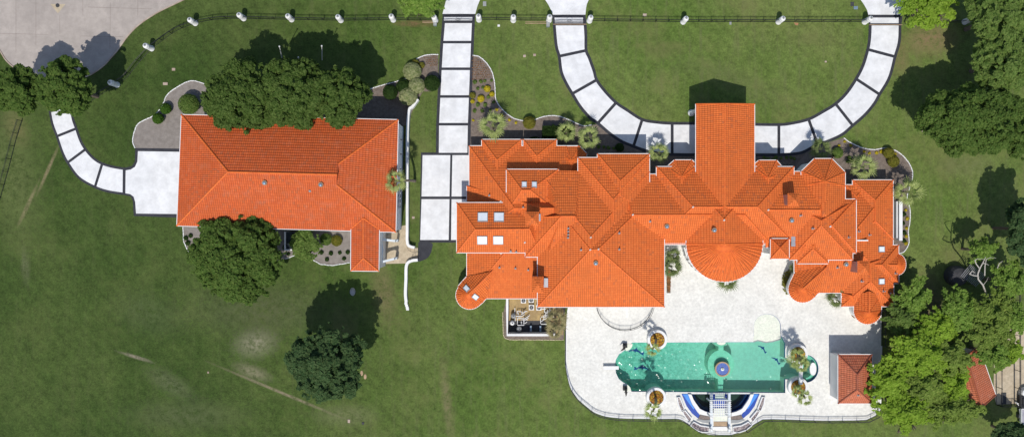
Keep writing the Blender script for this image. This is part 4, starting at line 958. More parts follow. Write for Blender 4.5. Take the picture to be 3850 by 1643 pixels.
# ------------------------------------------------------------------ fences, pillars, gates
def pillar(label, px, py, group):
    h = 2.25; p = W(px, py, 0)
    t = thing('fence_pillar', label, 'pillar', (p.x, p.y, 0), group); return t
P0 = thing('fence_pillar', 'x', 'pillar', (0, 0, 0), 'white pillars along the street fence')
pm1 = MB().lathe((0, 0, 0), [(.44, 0), (.44, .12), (.40, .16), (.40, 1.6), (.405, 1.95)], 20).build('shaft', M['white'], P0, True)
pm2 = MB().lathe((0, 0, 1.96), [(.40, -.02), (.39, .1), (.31, .22), (.16, .3)], 18).build('dome', M['white'], P0, True)
pm3 = MB().lathe((0, 0, 2.26), [(.15, 0), (.17, .04), (.11, .2), (.03, .28)], 12).build('lamp', M['grey'], P0, True)
pil = [(441, 320, 'on the west curve of the fence, nearest the round tree'), (571, 184, 'on the west curve of the fence beside the street'), (735, 89, 'where the fence bends east along the street'),
       (917, 71, 'second after the bend, above the dark tree shadows'), (1097, 75, 'third after the bend, above the dark tree shadows'), (1282, 78, 'fourth after the bend, above the dark tree shadows'),
       (1479, 76, 'standing left of the small street tree'), (1637, 79, 'at the left side of the central gate'), (1801, 76, 'at the right side of the central gate'), (1930, 78, 'alone between the central gate and the ring gate'),
       (2064, 78, 'at the left side of the ring drive gate'), (2216, 80, 'at the right side of the ring drive gate'), (2568, 84, 'left one on the long straight fence above the oval lawn'), (2926, 84, 'right one on the long straight fence above the oval lawn'),
       (3250, 84, 'at the left side of the east drive entrance'), (3626, 84, 'among the trees in the upper right corner')]
for i, (x, y, w_) in enumerate(pil):
    p = W(x, y)
    if i == 0: t = P0
    else:
        t = P0.copy(); COL.objects.link(t)
        for ch in (pm1, pm2, pm3): c = ch.copy(); COL.objects.link(c); c.parent = t
    t.location = (p.x, p.y, 0); t['label'] = 'round white fence pillar ' + w_
FH = 1.45
def fence(lab, pts): railing('iron_fence', lab, pts, FH, 2.0, cat='fence', r_=.026, group='black iron fences along the street')
fence('black iron fence from the west trees to the lowest pillar', spline([(335, 385), (365, 368), (400, 345), (436, 323)], 3))
fence('black iron fence between the two pillars of the west curve', spline([(446, 314), (480, 290), (520, 240), (566, 190)], 3))
fence('black iron fence rising from the west curve to the street corner pillar', spline([(577, 180), (620, 148), (670, 115), (729, 92)], 3))
fence('black iron fence on the first span after the bend', spline([(742, 88), (800, 77), (860, 72), (910, 72)], 3))
fence('black iron fence on the second span, above the dark tree shadows', [(924, 72), (1090, 76)])
fence('black iron fence on the third span, above the dark tree shadows', [(1105, 76), (1274, 79)])
fence('black iron fence on the fourth span, ending left of the small street tree', [(1290, 79), (1471, 77)])
fence('black iron fence running under the small street tree', [(1487, 77), (1629, 79)])
fence('black iron fence right of the central gate', [(1810, 76), (1922, 77)])
fence('black iron fence left of the ring drive gate', [(1938, 78), (2056, 78)])
fence('long black iron fence right of the ring drive gate', [(2224, 81), (2560, 84)])
fence('long black iron fence above the middle of the oval lawn', [(2576, 84), (2918, 84)])
fence('long black iron fence ending at the east drive entrance', [(2934, 84), (3242, 84)])
fence('black iron fence behind the yellow green tree in the upper right', [(3402, 90), (3618, 86)])
railing('iron_fence', 'black iron fence slanting down the left edge of the photo', [(84, 455), (60, 530), (35, 630), (0, 755), (-60, 930)], 1.3, 2.0, cat='fence', r_=.026)
railing('iron_fence', 'tall black fence line beside the rotated shed', [(3742, 1120), (3744, 1519)], 1.6, 2.6, cat='fence', r_=.03, pick=False)
railing('iron_fence', 'tall black fence line along the tan yard at the right edge', [(3810, 1060), (3812, 1519)], 1.6, 2.6, cat='fence', r_=.05, pick=False)
railing('iron_fence', 'black fence closing the lower side of the tan yard', [(3744, 1519), (3812, 1519), (3860, 1519)], 1.6, 2.0, cat='fence', r_=.03)
def gate(lab, x0, x1, y, bow):
    a, b_ = W(x0, y), W(x1, y); c = (a + b_) / 2; t = thing('iron_gate', lab, 'gate', (c.x, c.y, 0)); w_ = (b_ - a).length
    mb = MB(); top = [(a.x + w_ * i / 12, a.y, 1.5 + bow * math.sin(math.pi * i / 12)) for i in range(13)]; mb.path(top, .035, 6)
    mb.tube((a.x, a.y, .15), (b_.x, b_.y, .15), .04, .04, 6); mb.tube((a.x, a.y, .9), (b_.x, b_.y, .9), .025, .025, 6)
    mb.build('rail', M['black'], t)
    mb = MB()
    for i in range(1, 36): x = a.x + w_ * i / 36; mb.tube((x, a.y, .12), (x, a.y, 1.5 + bow * math.sin(math.pi * i / 36)), .013, .013, 5)
    mb.build('bar', M['black'], t)
    mb = MB(); n = 16
    for i in range(n): u, v = 2 * math.pi * i / n, 2 * math.pi * (i + 1) / n; mb.tube((c.x + .4 * math.cos(u), c.y, 1.15 + .4 * math.sin(u)), (c.x + .4 * math.cos(v), c.y, 1.15 + .4 * math.sin(v)), .03, .03, 6)
    mb.build('ring', M['black'], t)
gate('black iron gate with bowed top across the central drive', 1668, 1780, 84, .5)
gate('black iron gate with bowed top and ring across the ring drive', 2082, 2196, 88, .55)
for (x0, x1, y, lab) in ((2080, 2206, 93, 'thin rusty gate track across the ring drive'), (3268, 3392, 95, 'thin rusty gate track across the east drive'), (1975, 2060, 90, 'tan timber gate rail lying in the grass left of the ring drive'), (1588, 1632, 87, 'tan timber gate rail lying in the grass left of the central drive')):
    a, b_ = W(x0, y), W(x1, y); mb = MB()
    for dy in ((0, .22) if 'timber' in lab else (0,)): mb.box(((a.x + b_.x) / 2, a.y + dy, .06), ((b_ - a).length, .08, .05))
    tag(mb.build('gate_track', M['wood']), lab, 'gate track')
for (x, y, lab) in ((2060, 97, 'blue grey gate motor box left of the ring drive'), (1637, 93, 'blue grey gate motor box left of the central drive')):
    c = W(x, y); t = thing('gate_motor', lab, 'gate motor', (c.x, c.y, 0)); MB().box((c.x, c.y, .3), (.45, .6, .6)).build('case', M['bluegrey'], t); MB().box((c.x, c.y, .62), (.5, .65, .06)).build('lid', M['grey'], t)
# street lamps / flag poles
for (x, y, xt, yt, h, lab) in ((1060, 217, 1051, 176, 7, 'tall thin white pole in the shadow north of the outbuilding, left one'), (1126, 232, 1122, 217, 3, 'short thin white pole in the shadow north of the outbuilding'), (1211, 227, 1210, 174, 7, 'tall thin white pole in the shadow north of the outbuilding, right one')):
    p = W(x, y); q = W(xt, yt, h); t = thing('pole', lab, 'pole', (p.x, p.y, 0)); MB().tube(p, q, .07, .05, 8).build('shaft', M['white'], t); MB().lathe(q, [(.09, 0), (.12, .08), (.05, .18)], 8).build('finial', M['white'], t)
p = W(42, 370); q = W(38, 330, 9); r_ = W(36, 313, 9.3); t = thing('street_lamp', 'grey street lamp with white head rising through the far left tree', 'street lamp', (p.x, p.y, 0))
MB().tube(p, q, .11, .07, 8).tube(q, r_, .05, .05, 8).build('pole', M['grey'], t); MB().lathe((r_.x, r_.y, r_.z - .1), [(.12, 0), (.24, .08), (.22, .2), (.08, .28)], 12, .8, 1.6).build('lamp_head', M['white'], t)
# utility boxes, covers, stones
def cover(x, y, a, b_, m, lab, name='utility_cover', cat='utility cover', h=.06, rz=0):
    c = W(x, y); o = MB().box((c.x, c.y, h / 2), (a, b_, h), rz).box((c.x, c.y, h), (a * .7, b_ * .7, .03), rz).build(name, M[m]); tag(o, lab, cat)
for q in ((653, 262, .5, .4, 'kerb', 'pale square utility cover on the west lawn near the fence curve'), (622, 316, .7, .4, 'kerb', 'pale utility cover on the west lawn above the gravel bed'), (1972, 212, .4, .35, 'kerb', 'left one of two small pale covers on the lawn left of the ring drive'),
          (2010, 208, .4, .35, 'kerb', 'right one of two small pale covers on the lawn left of the ring drive'), (1875, 98, .35, .3, 'white', 'small white cover near the fence right of the central drive'), (3104, 233, .28, .24, 'kerb', 'small pale marker on the east part of the oval lawn'),
          (3204, 17, .5, .6, 'dark', 'dark utility cover by the top right apron'), (3217, 31, .6, .45, 'bluegrey', 'pale green utility cover by the top right apron'), (3458, 464, .35, .45, 'wood', 'upper of the three small pale stones left of the broad tree'),
          (3470, 472, .45, .35, 'kerb', 'middle one of the three small pale stones left of the broad tree'), (3471, 493, .45, .3, 'kerb', 'lowest of the three small pale stones left of the broad tree'), (783, 1399, .24, .28, 'kerb', 'small pale marker by the worn trench in the south lawn'),
          (1312, 1582, .35, .5, 'kerb', 'small pale block at the end of the worn trench'), (1554, 818, .4, .35, 'kerb', 'small pale cover in the grass strip beside the court'), (2424, 58, .55, .4, 'kerb', 'small pale slab outside the fence right of the ring gate'),
          (2746, 88, .3, .5, 'grey', 'small grey post base on the straight fence line'), (1822, 16, .5, .7, 'grey', 'grey mailbox slab outside the fence at the top'), (1365, 1590, .35, .35, 'dark', 'small dark drain cover near the bottom of the lawn')):
    cover(q[0], q[1], q[2], q[3], q[4], q[5])
mb = MB(); c = W(1326, 1096); mb.lathe((c.x, c.y, 0), [(.5, 0), (.45, .2), (.25, .32), (.05, .34)], 9, .9, 1.3); tag(mb.build('boulder', M['grey'], None, True), 'pale grey boulder in the tree shadow below the outbuilding wing', 'boulder')
for (x, y, lab) in ((1360, 1402, 'left one of two tan stepping stones beside the lone lawn tree'), (1373, 1415, 'right one of two tan stepping stones beside the lone lawn tree')):
    c = W(x, y); tag(MB().lathe((c.x, c.y, 0), [(.32, 0), (.3, .05), (.2, .07)], 9, .7, 1.3).build('stone', M['wood']), lab, 'stone')
sheet('worn_soil', [(2985, 86), (3002, 88), (3000, 97), (2990, 96)], .008, M['orangedirt'])
# grey mat in the tan yard, trailer corner at the right edge
c = W(3773, 1496); tag(MB().box((c.x, c.y, .04), (.75, 1.7, .05)).box((c.x, c.y, .07), (.6, 1.5, .02)).build('mat', M['dark']), 'dark grey mat lying in the tan yard at the right', 'mat')
c = W(3840, 1510); t = thing('utility_trailer', 'utility trailer with a black load and grey metal bed at the lower right edge', 'trailer', (c.x, c.y, 0))
p = W(3842, 1560); MB().box((p.x, p.y, .6), (1.4, 2.4, .12), .12).build('bed', M['metal'], t); q = MB()
for dx, dy, a, b_ in ((-.72, 0, .08, 2.4), (.72, 0, .08, 2.4), (0, 1.2, 1.4, .08), (0, -1.2, 1.4, .08)): q.box((p.x + dx, p.y + dy, .85), (a, b_, .4))
q.tube((p.x - .4, p.y + 1.2, .6), (p.x - 1.3, p.y + 2.1, .5), .06, .06, 6).tube((p.x + .4, p.y + 1.2, .6), (p.x - 1.3, p.y + 2.1, .5), .06, .06, 6); q.build('frame', M['white'], t)
for dx in (-.8, .8):
    w_ = MB(); w_.tube((p.x + dx - .1, p.y, .33), (p.x + dx + .1, p.y, .33), .33, .33, 16); w_.build('wheel', M['dark'], t)
p = W(3840, 1505); MB().box((p.x, p.y, .7), (1.5, 1.7, .9)).box((p.x, p.y + .2, 1.2), (1.2, .9, .2)).build('load', M['black'], t)
p = W(3848, 1473); MB().lathe((p.x, p.y, 0), [(.8, 0), (.9, .4), (.75, .9), (.4, 1.1), (.1, 1.15)], 12).build('tarpaulin', M['white'], t)
# slatted dark arbour beneath the trees
c = W(3605, 1035); t = thing('arbour', 'dark slatted round arbour in the shade of the right hand trees', 'arbour', (c.x, c.y, 0))
MB().lathe((c.x - .8, c.y, 0), [(1.5, 0), (1.5, 1.2), (1.2, 1.7), (.6, 1.95), (.1, 2.0)], 18).build('canopy', M['dark'], t)
for i in range(12):
    x, y = c.x - .2 + i * .2, c.y + .9 - i * .14; MB().box((x, y, 2.05), (.07, 2.3, .08), -.7).build('slat', M['grey'] if i % 2 else M['metal'], t)
for dx, dy in ((1.9, .3), (.9, 1.3), (1.3, -1.2)): MB().box((c.x + dx, c.y + dy, 1.0), (.1, .1, 2.0)).build('post', M['dark'], t)

# ------------------------------------------------------------------ trees and plants
def cloud(rng, lobes, n, leaf, inner=.55, flat=.6, pw=2):
    """n small rhombic leaves spread over a list of ellipsoid lobes (x, y, z, r, squash)"""
    L = np.array(lobes); w = L[:, 3] ** pw; idx = rng.choice(len(L), n, p=w / w.sum())
    d = rng.normal(size=(n, 3)); d /= np.linalg.norm(d, axis=1)[:, None]; d[:, 2] = np.where(rng.random(n) < .8, np.abs(d[:, 2]), d[:, 2])
    rad = L[idx, 3] * (inner + (1.08 - inner) * rng.random(n) ** .45)
    p = L[idx, :3] + d * rad[:, None] * np.stack([np.ones(n), np.ones(n), L[idx, 4]], 1)
    nrm = d + rng.normal(size=(n, 3)) * .55 + np.array([0, 0, flat]); nrm /= np.linalg.norm(nrm, axis=1)[:, None]
    t = np.cross(nrm, rng.normal(size=(n, 3))); t /= np.linalg.norm(t, axis=1)[:, None] + 1e-9; b = np.cross(nrm, t)
    s = leaf * (.55 + .9 * rng.random(n)); t = t * s[:, None]; b = b * (s * .55)[:, None]
    v = np.stack([p - t, p - b + t * .15, p + t, p + b + t * .15], 1).reshape(-1, 3)
    return v
def np_mesh(name, v, material, parent=None, quads=True):
    me = bpy.data.meshes.new(name); n = len(v) // 4; me.vertices.add(len(v)); me.vertices.foreach_set('co', v.astype(np.float32).ravel())
    me.loops.add(n * 4); me.loops.foreach_set('vertex_index', np.arange(n * 4, dtype=np.int32)); me.polygons.add(n)
    me.polygons.foreach_set('loop_start', np.arange(0, n * 4, 4, dtype=np.int32)); me.polygons.foreach_set('loop_total', np.full(n, 4, dtype=np.int32))
    me.materials.append(material); me.update(calc_edges=True); me.validate()
    o = bpy.data.objects.new(name, me); COL.objects.link(o)
    if parent is not None: o.parent = parent
    ORG[o.name] = {'org': Vector((0, 0, 0))}
    return o
def limb(mb, rng, p, d, r, L, depth):
    q = p + d * L; mb.tube(p, q, r, r * .62, 6, False)
    if depth == 0: return
    for _ in range(2 + (rng.random() < .5)):
        dd = (d + Vector(rng.normal(size=3)) * .55 + Vector((0, 0, .12))).normalized(); limb(mb, rng, q, dd, r * .6, L * .72, depth - 1)
def tree(px, py, rpx, height, m, label, seed, n=9000, leaf=.30, squash=.75, nl=26, rpy=None, open_=False, bark='bark', group=None, name='tree', lobe=.36, zc=None, trunk=True):
    """px, py: where the middle of the crown shows; rpx: crown radius in photo pixels"""
    rng = np.random.default_rng(seed); zc = height * .68 if zc is None else zc; c = W(px, py, zc); k = S * (1 - zc / H); R = rpx * k; Ry = (rpy or rpx) * k
    t = thing(name, label, 'tree', (c.x, c.y, 0), group)
    hz = (height - zc) ; lobes = []
    nl = int(nl * 3.2) if not open_ else int(nl * 4.5); lobe = lobe * (.62 if not open_ else .50); ph = rng.uniform(0, 6.28, 4)
    for i in range(nl):
        a = rng.uniform(0, 2 * math.pi); el = math.asin(rng.uniform(-.25 if not open_ else -.1, 1) ** 1) ; edge = 1 + .10 * math.sin(3 * a + ph[0]) + .07 * math.sin(5 * a + ph[1]) + .05 * math.sin(9 * a + ph[2])
        rr = (rng.uniform(.66, .93) if not open_ else rng.uniform(.15, .98) ** .7) * edge
        r = R * lobe * rng.uniform(.5, 1.3)
        lobes.append((R * rr * math.cos(el) * math.cos(a), Ry * rr * math.cos(el) * math.sin(a), zc + hz * .75 * math.sin(el) * rr * 1.2, r, squash * (.8 if not open_ else .5)))
    if open_:                                   # feathery boughs: chains of small leaf clumps along forking, drooping twigs
        lobes = []; nb = int(nl / 4.5 * 1.15)
        for i in range(nb):
            a = 2.39996 * i + rng.uniform(-.4, .4); Lr = (rng.uniform(.55, 1.0) if i % 3 else rng.uniform(.2, .55)) * (1 + .12 * math.sin(3 * a + ph[0]) + .08 * math.sin(5 * a + ph[1]))
            z0 = zc + hz * rng.uniform(-.3, .75) * (1.15 - Lr); aa = a
            for j in range(11):
                t_ = .18 + .82 * j / 10; aa += rng.uniform(-.07, .07); fork = rng.normal() * .08 * t_
                x_, y_ = R * Lr * t_ * math.cos(aa) - R * fork * math.sin(aa), Ry * Lr * t_ * math.sin(aa) + Ry * fork * math.cos(aa)
                lobes.append((x_, y_, z0 + hz * .35 * math.sin(t_ * 2.4) - hz * .25 * t_, R * .075 * rng.uniform(.6, 1.5) * (1.25 - .6 * t_) + .08, .7))
    else:
        for i in range(int(nl * .5)):           # ragged shoots round the rim and over the top
            a = rng.uniform(0, 2 * math.pi); el = math.asin(rng.uniform(0, 1)); rr = rng.uniform(.93, 1.08)
            lobes.append((R * rr * math.cos(el) * math.cos(a), Ry * rr * math.cos(el) * math.sin(a), zc + hz * .9 * math.sin(el), R * lobe * rng.uniform(.15, .45), .9))
    if not open_: lobes.append((0, 0, zc - hz * .1, R * .60, min(.9, hz / R)))
    v = cloud(rng, lobes, n, leaf, inner=.6 if not open_ else .2, flat=.9 if not open_ else 1.0, pw=2 if not open_ else 1.3)
    np_mesh('crown', v, m, t)
    if trunk:
        mb = MB(); hb = zc - hz * .35; mb.tube((0, 0, -.1), (0, 0, hb), R * .06 + .08, R * .045 + .05, 9, False)
        for i in range(5 if not open_ else 7):
            a = 2 * math.pi * i / (5 if not open_ else 7) + rng.uniform(-.3, .3); limb(mb, rng, Vector((0, 0, hb * .85)), Vector((math.cos(a) * .8, math.sin(a) * .8, .55)).normalized(), R * .035 + .04, R * .33, 2)
        o = mesh_obj('trunk', mb.v, mb.f, M[bark]); o.parent = t
    return t
G_N = 'dense trees north of the outbuilding'
tree(912, 366, 135, 12.5, M['leaf'], 'dense dark tree over the left part of the outbuilding roof, leftmost of the row', 1, 26000, .24, nl=46, lobe=.28, rpy=125, group=G_N)
tree(1118, 352, 130, 13.2, M['leaf'], 'dense dark tree in the middle of the row north of the outbuilding', 2, 26000, .24, nl=46, lobe=.28, rpy=128, group=G_N)
tree(1285, 368, 92, 12.8, M['leaf'], 'dense dark tree at the right end of the row north of the outbuilding', 3, 17000, .24, nl=34, lobe=.3, rpy=112, group=G_N)
tree(897, 966, 168, 10.5, M['leafb'], 'largest round green tree overhanging the south eave of the outbuilding', 4, 32000, .26, nl=54, lobe=.26, rpy=162)
tree(1235, 1365, 134, 12.5, M['leafc'], 'lone blue green tree in the middle of the south lawn', 5, 24000, .26, nl=44, lobe=.27, rpy=142)
tree(80, 345, 92, 11.0, M['leafb'], 'round dense tree at the far left edge with the street lamp in it', 6, 17000, .22, nl=34, lobe=.27, rpy=92, squash=.9)
tree(252, 330, 102, 11.5, M['leafb'], 'round dense tree at the top of the west drive by the cul-de-sac', 7, 20000, .22, nl=38, lobe=.26, rpy=105, squash=.9)
tree(1575, 12, 88, 6.0, M['bright'], 'light green street tree beside the central gate', 8, 6480, .24, nl=28, lobe=.3, rpy=62, open_=True)
tree(1152, 916, 56, 4.0, M['dull'], 'small leafy tree between the bay window and the gravel bed', 9, 6500, .18, nl=22, rpy=62)
tree(3490, 32, 130, 6.5, M['lime'], 'airy yellow green tree beside the east drive entrance at the top', 10, 9360, .24, nl=44, lobe=.24, rpy=88, open_=True)
tree(3755, 60, 120, 11.5, M['dull'], 'tall mid green tree in the upper right corner, topmost', 11, 20000, .30, nl=36, lobe=.3, rpy=110)
tree(3770, 230, 115, 11.0, M['dull'], 'tall mid green tree at the right edge above the broad dark tree', 12, 20000, .30, nl=36, lobe=.3, rpy=115)
tree(3645, 452, 190, 11.5, M['leafb'], 'very broad dense bushy tree in the upper right', 13, 36000, .24, nl=64, lobe=.22, rpy=122, squash=.8)
tree(3830, 480, 70, 9.5, M['leafb'], 'dense green tree cut by the right edge beside the broad tree', 35, 9000, .26, nl=22, rpy=120)
tree(3855, 860, 78, 10.5, M['leafc'], 'dark tree at the right edge above the leafless branches', 14, 13000, .28, nl=28, lobe=.32, rpy=130)
G_L = 'airy lime green trees in the lower right'
tree(3432, 1120, 80, 6.0, M['bright'], 'loose green tree close to the south east roof corner', 15, 5400, .24, nl=34, lobe=.25, open_=True, group=G_L, rpy=100)
tree(3600, 1170, 98, 7.5, M['bright'], 'loose green tree below the dark slatted arbour', 16, 7200, .24, nl=36, lobe=.25, open_=True, group=G_L)
tree(3735, 1190, 112, 9.0, M['limeb'], 'loose lime tree between the bare branches and the tan yard', 17, 8640, .24, nl=38, lobe=.25, open_=True, group=G_L, rpy=115)
tree(3450, 1335, 135, 8.5, M['lime'], 'bright lime tree beside the pool house, its boughs over the roof', 18, 12960, .24, nl=48, lobe=.24, open_=True, group=G_L, rpy=105)
tree(3330, 1430, 92, 7.5, M['lime'], 'lime boughs leaning over the right half of the pool house roof', 19, 6480, .24, nl=30, lobe=.27, open_=True, group=G_L, rpy=95)
tree(3565, 1340, 95, 8.0, M['limeb'], 'lime tree just left of the rotated shed roof', 20, 6480, .24, nl=28, lobe=.27, open_=True, group=G_L, rpy=80)
tree(3400, 1540, 135, 7.0, M['lime'], 'green tree below the pool house at the bottom edge', 21, 9360, .24, nl=40, lobe=.25, open_=True, group=G_L, rpy=85)
tree(3580, 1530, 118, 7.0, M['limeb'], 'green tree below the rotated shed at the bottom edge', 22, 8640, .24, nl=38, lobe=.25, open_=True, group=G_L, rpy=85)
tree(3520, 1235, 92, 7.5, M['lime'], 'lime crown filling the gap above the pool house tree', 27, 7200, .24, nl=32, lobe=.25, open_=True, group=G_L, rpy=80)
tree(3585, 1445, 62, 7.5, M['lime'], 'lime boughs hiding the left slope of the rotated shed roof', 28, 5760, .24, nl=28, lobe=.25, open_=True, group=G_L, rpy=85)
tree(3475, 1450, 95, 7.5, M['limeb'], 'lime tree between the pool house and the rotated shed', 29, 7920, .24, nl=32, lobe=.25, open_=True, group=G_L, rpy=85)
tree(3790, 1060, 80, 8.0, M['bright'], 'loose green tree at the right edge beside the leafless branches', 30, 5760, .24, nl=28, lobe=.25, open_=True, group=G_L, rpy=95)
tree(3700, 1255, 85, 8.0, M['limeb'], 'pale lime tree over the left side of the tan yard', 31, 5760, .24, nl=28, lobe=.25, open_=True, group=G_L, rpy=80)
tree(3800, 1190, 70, 8.5, M['bright'], 'loose tree at the right edge above the tan yard', 32, 5040, .24, nl=26, lobe=.25, open_=True, group=G_L, rpy=80)
tree(3790, 1320, 55, 7.5, M['lime'], 'pale boughs spreading over the right part of the tan yard', 33, 3240, .24, nl=22, lobe=.27, open_=True, group=G_L, rpy=60)
tree(3390, 1205, 70, 6.0, M['dull'], 'dull green tree against the terrace edge above the pool house', 34, 4320, .24, nl=26, lobe=.25, open_=True, group=G_L, rpy=75)
tree(3735, 1330, 75, 8.0, M['bright'], 'bright green tree over the tan yard right of the shed', 23, 5760, .24, nl=26, lobe=.27, open_=True, group=G_L, rpy=80)
tree(3800, 1630, 62, 6.5, M['leafc'], 'dark tree at the bottom right corner', 24, 6000, .24, nl=20, rpy=42)
tree(3690, 940, 60, 7.0, M['bright'], 'patchy green tree above the bare branches', 25, 2520, .24, nl=22, lobe=.3, open_=True, group=G_L, rpy=55)
tree(3640, 560, 110, 6.5, M['leafb'], 'lower skirt of foliage under the broad upper right tree', 26, 9000, .22, nl=30, lobe=.25, rpy=42) if False else None
# bare tree
c = W(3720, 1100); t = thing('bare_tree', 'leafless pale branched tree among the lime trees', 'tree', (c.x, c.y, 0)); mb = MB()
def bz(x, y, z): return W(x, y, z) - Vector((c.x, c.y, 0))
mb.path([bz(3718, 1118, 0), bz(3714, 1124, 3.5), bz(3704, 1095, 5), bz(3696, 1072, 6), bz(3678, 1050, 7), bz(3676, 1030, 7.6), bz(3684, 1008, 8.1), bz(3694, 990, 8.6), bz(3706, 966, 9)], [.16, .14, .12, .11, .10, .10, .09, .07, .04], 7)
mb.path([bz(3714, 1124, 3.5), bz(3735, 1095, 5), bz(3755, 1058, 6)], [.12, .09, .03], 6); mb.path([bz(3677, 1037, 7.4), bz(3662, 1036, 7.6), bz(3645, 1030, 7.8), bz(3655, 1019, 8), bz(3668, 1026, 8)], [.09, .08, .07, .05, .02], 6)
mb.path([bz(3682, 1008, 8), bz(3670, 992, 8.4), bz(3665, 978, 8.6), bz(3675, 973, 8.7), bz(3700, 974, 8.9)], [.08, .07, .06, .04, .02], 6); mb.path([bz(3696, 990, 8.6), bz(3705, 990, 8.7), bz(3718, 997, 8.8)], [.07, .05, .02], 6)
mb.path([bz(3702, 1035, 6), bz(3703, 1000, 8), bz(3708, 975, 8.6), bz(3722, 968, 8.9), bz(3745, 970, 9)], [.09, .07, .05, .03, .02], 6); mb.path([bz(3750, 1008, 7), bz(3757, 990, 7.5), bz(3770, 981, 8)], [.06, .05, .02], 6)
mb.path([bz(3696, 1072, 6), bz(3710, 1055, 6.4), bz(3716, 1040, 6.6)], [.05, .03, .01], 5)
o = mesh_obj('trunk', mb.v, mb.f, M['palebark']); o.parent = t

# palms: trunk and a head of fan fronds
def palm_mesh(seed, m, n=16, R=1.9, droop=.25):
    rng = np.random.default_rng(seed); mb = MB()
    for i in range(n):
        a = i * 2.39996 + rng.uniform(-.2, .2); el = 1.15 - 1.45 * (i / n) ** .7 + rng.uniform(-.15, .15)
        d = Vector((math.cos(a) * math.cos(el), math.sin(a) * math.cos(el), math.sin(el))); side = Vector((-math.sin(a), math.cos(a), 0)); up = side.cross(d) * -1
        Lp = R * .40 * rng.uniform(.85, 1.1); hub = d * Lp; mb.tube((0, 0, 0), hub, .022, .014, 4, False)
        Lf = R * .66 * rng.uniform(.75, 1.2); nb = 8
        for j in range(nb):
            t = (j / (nb - 1) - .5) * 1.7; dd = (d * math.cos(t) + side * math.sin(t)).normalized(); L = Lf * (1 - .3 * abs(t) / .85) * rng.uniform(.85, 1.08)
            w_ = .065; pv = dd.cross(Vector((0, 0, 1))); pv = pv.normalized() if pv.length > .01 else side
            p1 = hub + dd * L * .55; p2 = hub + dd * L + Vector((0, 0, -droop * L * rng.uniform(.4, 1.1)))
            b = len(mb.v); mb.v += [tuple(hub - pv * .012), tuple(hub + pv * .012), tuple(p1 + pv * w_), tuple(p1 - pv * w_), tuple(p2 + pv * .012), tuple(p2 - pv * .012)]; mb.f += [(b, b + 1, b + 2, b + 3), (b + 3, b + 2, b + 4, b + 5)]
    return mb
PROTO = {}
def palm(px, py, rpx, h, kind, label, seed, base=None, group='fan palms round the house', n=17):
    """px, py: where the head shows, h: head height; base: photo pixel of the trunk foot"""
    hp = W(px, py, h); bp_ = W(*base) if base else Vector((hp.x, hp.y, 0)); t = thing('palm_tree', label, 'palm tree', (bp_.x, bp_.y, 0), group)
    key = (kind, seed % 4, n)
    if key not in PROTO:
        mb = palm_mesh(seed % 4 + 10, None, n); o = mesh_obj('fronds', mb.v, mb.f, M[kind]); PROTO[key] = o.data
    else: o = bpy.data.objects.new('fronds', PROTO[key]); COL.objects.link(o)
    o.parent = t; o.location = hp - bp_; s_ = rpx * S * (1 - h / H) / 1.85; o.scale = (s_, s_, s_); o.rotation_euler = (0, 0, seed * 1.3)
    d = hp - bp_; mb = MB(); pts = [Vector((0, 0, -.1))] + [Vector((d.x * k ** 1.6, d.y * k ** 1.6, d.z * k)) for k in (.25, .5, .75, 1.0)]
    mb.path(pts, [.24, .19, .17, .16, .14], 9); q = mesh_obj('trunk', mb.v, mb.f, M['palmbark']); q.parent = t
    return t
palm(1853, 472, 60, 3.6, 'palm', 'large pale fan palm in the bed at the foot of the central drive', 1)
palm(2130, 497, 42, 3.2, 'palm', 'pale fan palm above the north roof, left one of a close pair', 2)
palm(2212, 517, 50, 3.2, 'palm', 'fan palm beside the ring drive, right one of a close pair', 3)
palm(2478, 575, 44, 3.0, 'palm', 'fan palm with a bright head between the ring drive and the porch', 4)
palm(3085, 560, 46, 3.0, 'palmd', 'shaded dark fan palm on the lower edge of the ring drive', 5)
palm(3247, 628, 54, 3.8, 'palm', 'full round pale fan palm north of the east roof', 6)
palm(3415, 722, 60, 3.6, 'palm', 'largest fan palm, at the north east corner of the mansion', 7)
palm(2525, 1002, 48, 3.0, 'palmd', 'fan palm in the corner left of the round tower', 8)
palm(2530, 962, 36, 2.6, 'palmd', 'smaller dark fan palm tucked under the eave left of the round tower', 9)
palm(2733, 1050, 50, 2.2, 'palmd', 'fan palm peeping out under the round tower eave', 10)
palm(2092, 1205, 50, 3.4, 'drypalm', 'ragged palm with dry fronds beside the equipment yard', 11)
palm(2085, 1245, 36, 2.6, 'drypalm', 'lower ragged palm at the corner of the yard wall', 12)
palm(3145, 1118, 46, 2.0, 'palmd', 'fan palm under the south eave between the turrets', 13)
palm(2990, 1006, 26, 1.6, 'palmd', 'small dark palm left of the south turret', 14)
palm(1487, 682, 50, 8.6, 'palm', 'tall palm leaning over the east edge of the outbuilding roof', 15, base=(1560, 681), n=14)
G_P = 'slender palms in the pool planters'
palm(2453, 1312, 32, 4.6, 'palm', 'slender small headed palm in the north west pool planter', 16, base=(2465, 1272), group=G_P, n=12)
palm(2455, 1545, 42, 6.0, 'palm', 'tallest slender palm rising from the south west pool planter', 17, base=(2463, 1492), group=G_P, n=12)
palm(2998, 1345, 44, 4.0, 'palm', 'slender palm in the north east pool planter, left head', 18, base=(2992, 1322), group=G_P, n=14)
palm(3012, 1368, 38, 4.6, 'palm', 'slender palm in the north east pool planter, leaning right', 19, base=(2996, 1327), group=G_P, n=14)
palm(3000, 1472, 32, 4.0, 'palm', 'slender palm in the south east pool planter, upright', 20, base=(2992, 1450), group=G_P, n=12)
palm(3026, 1496, 34, 4.4, 'palm', 'slender palm in the south east pool planter, leaning out to the right', 21, base=(2996, 1450), group=G_P, n=12)

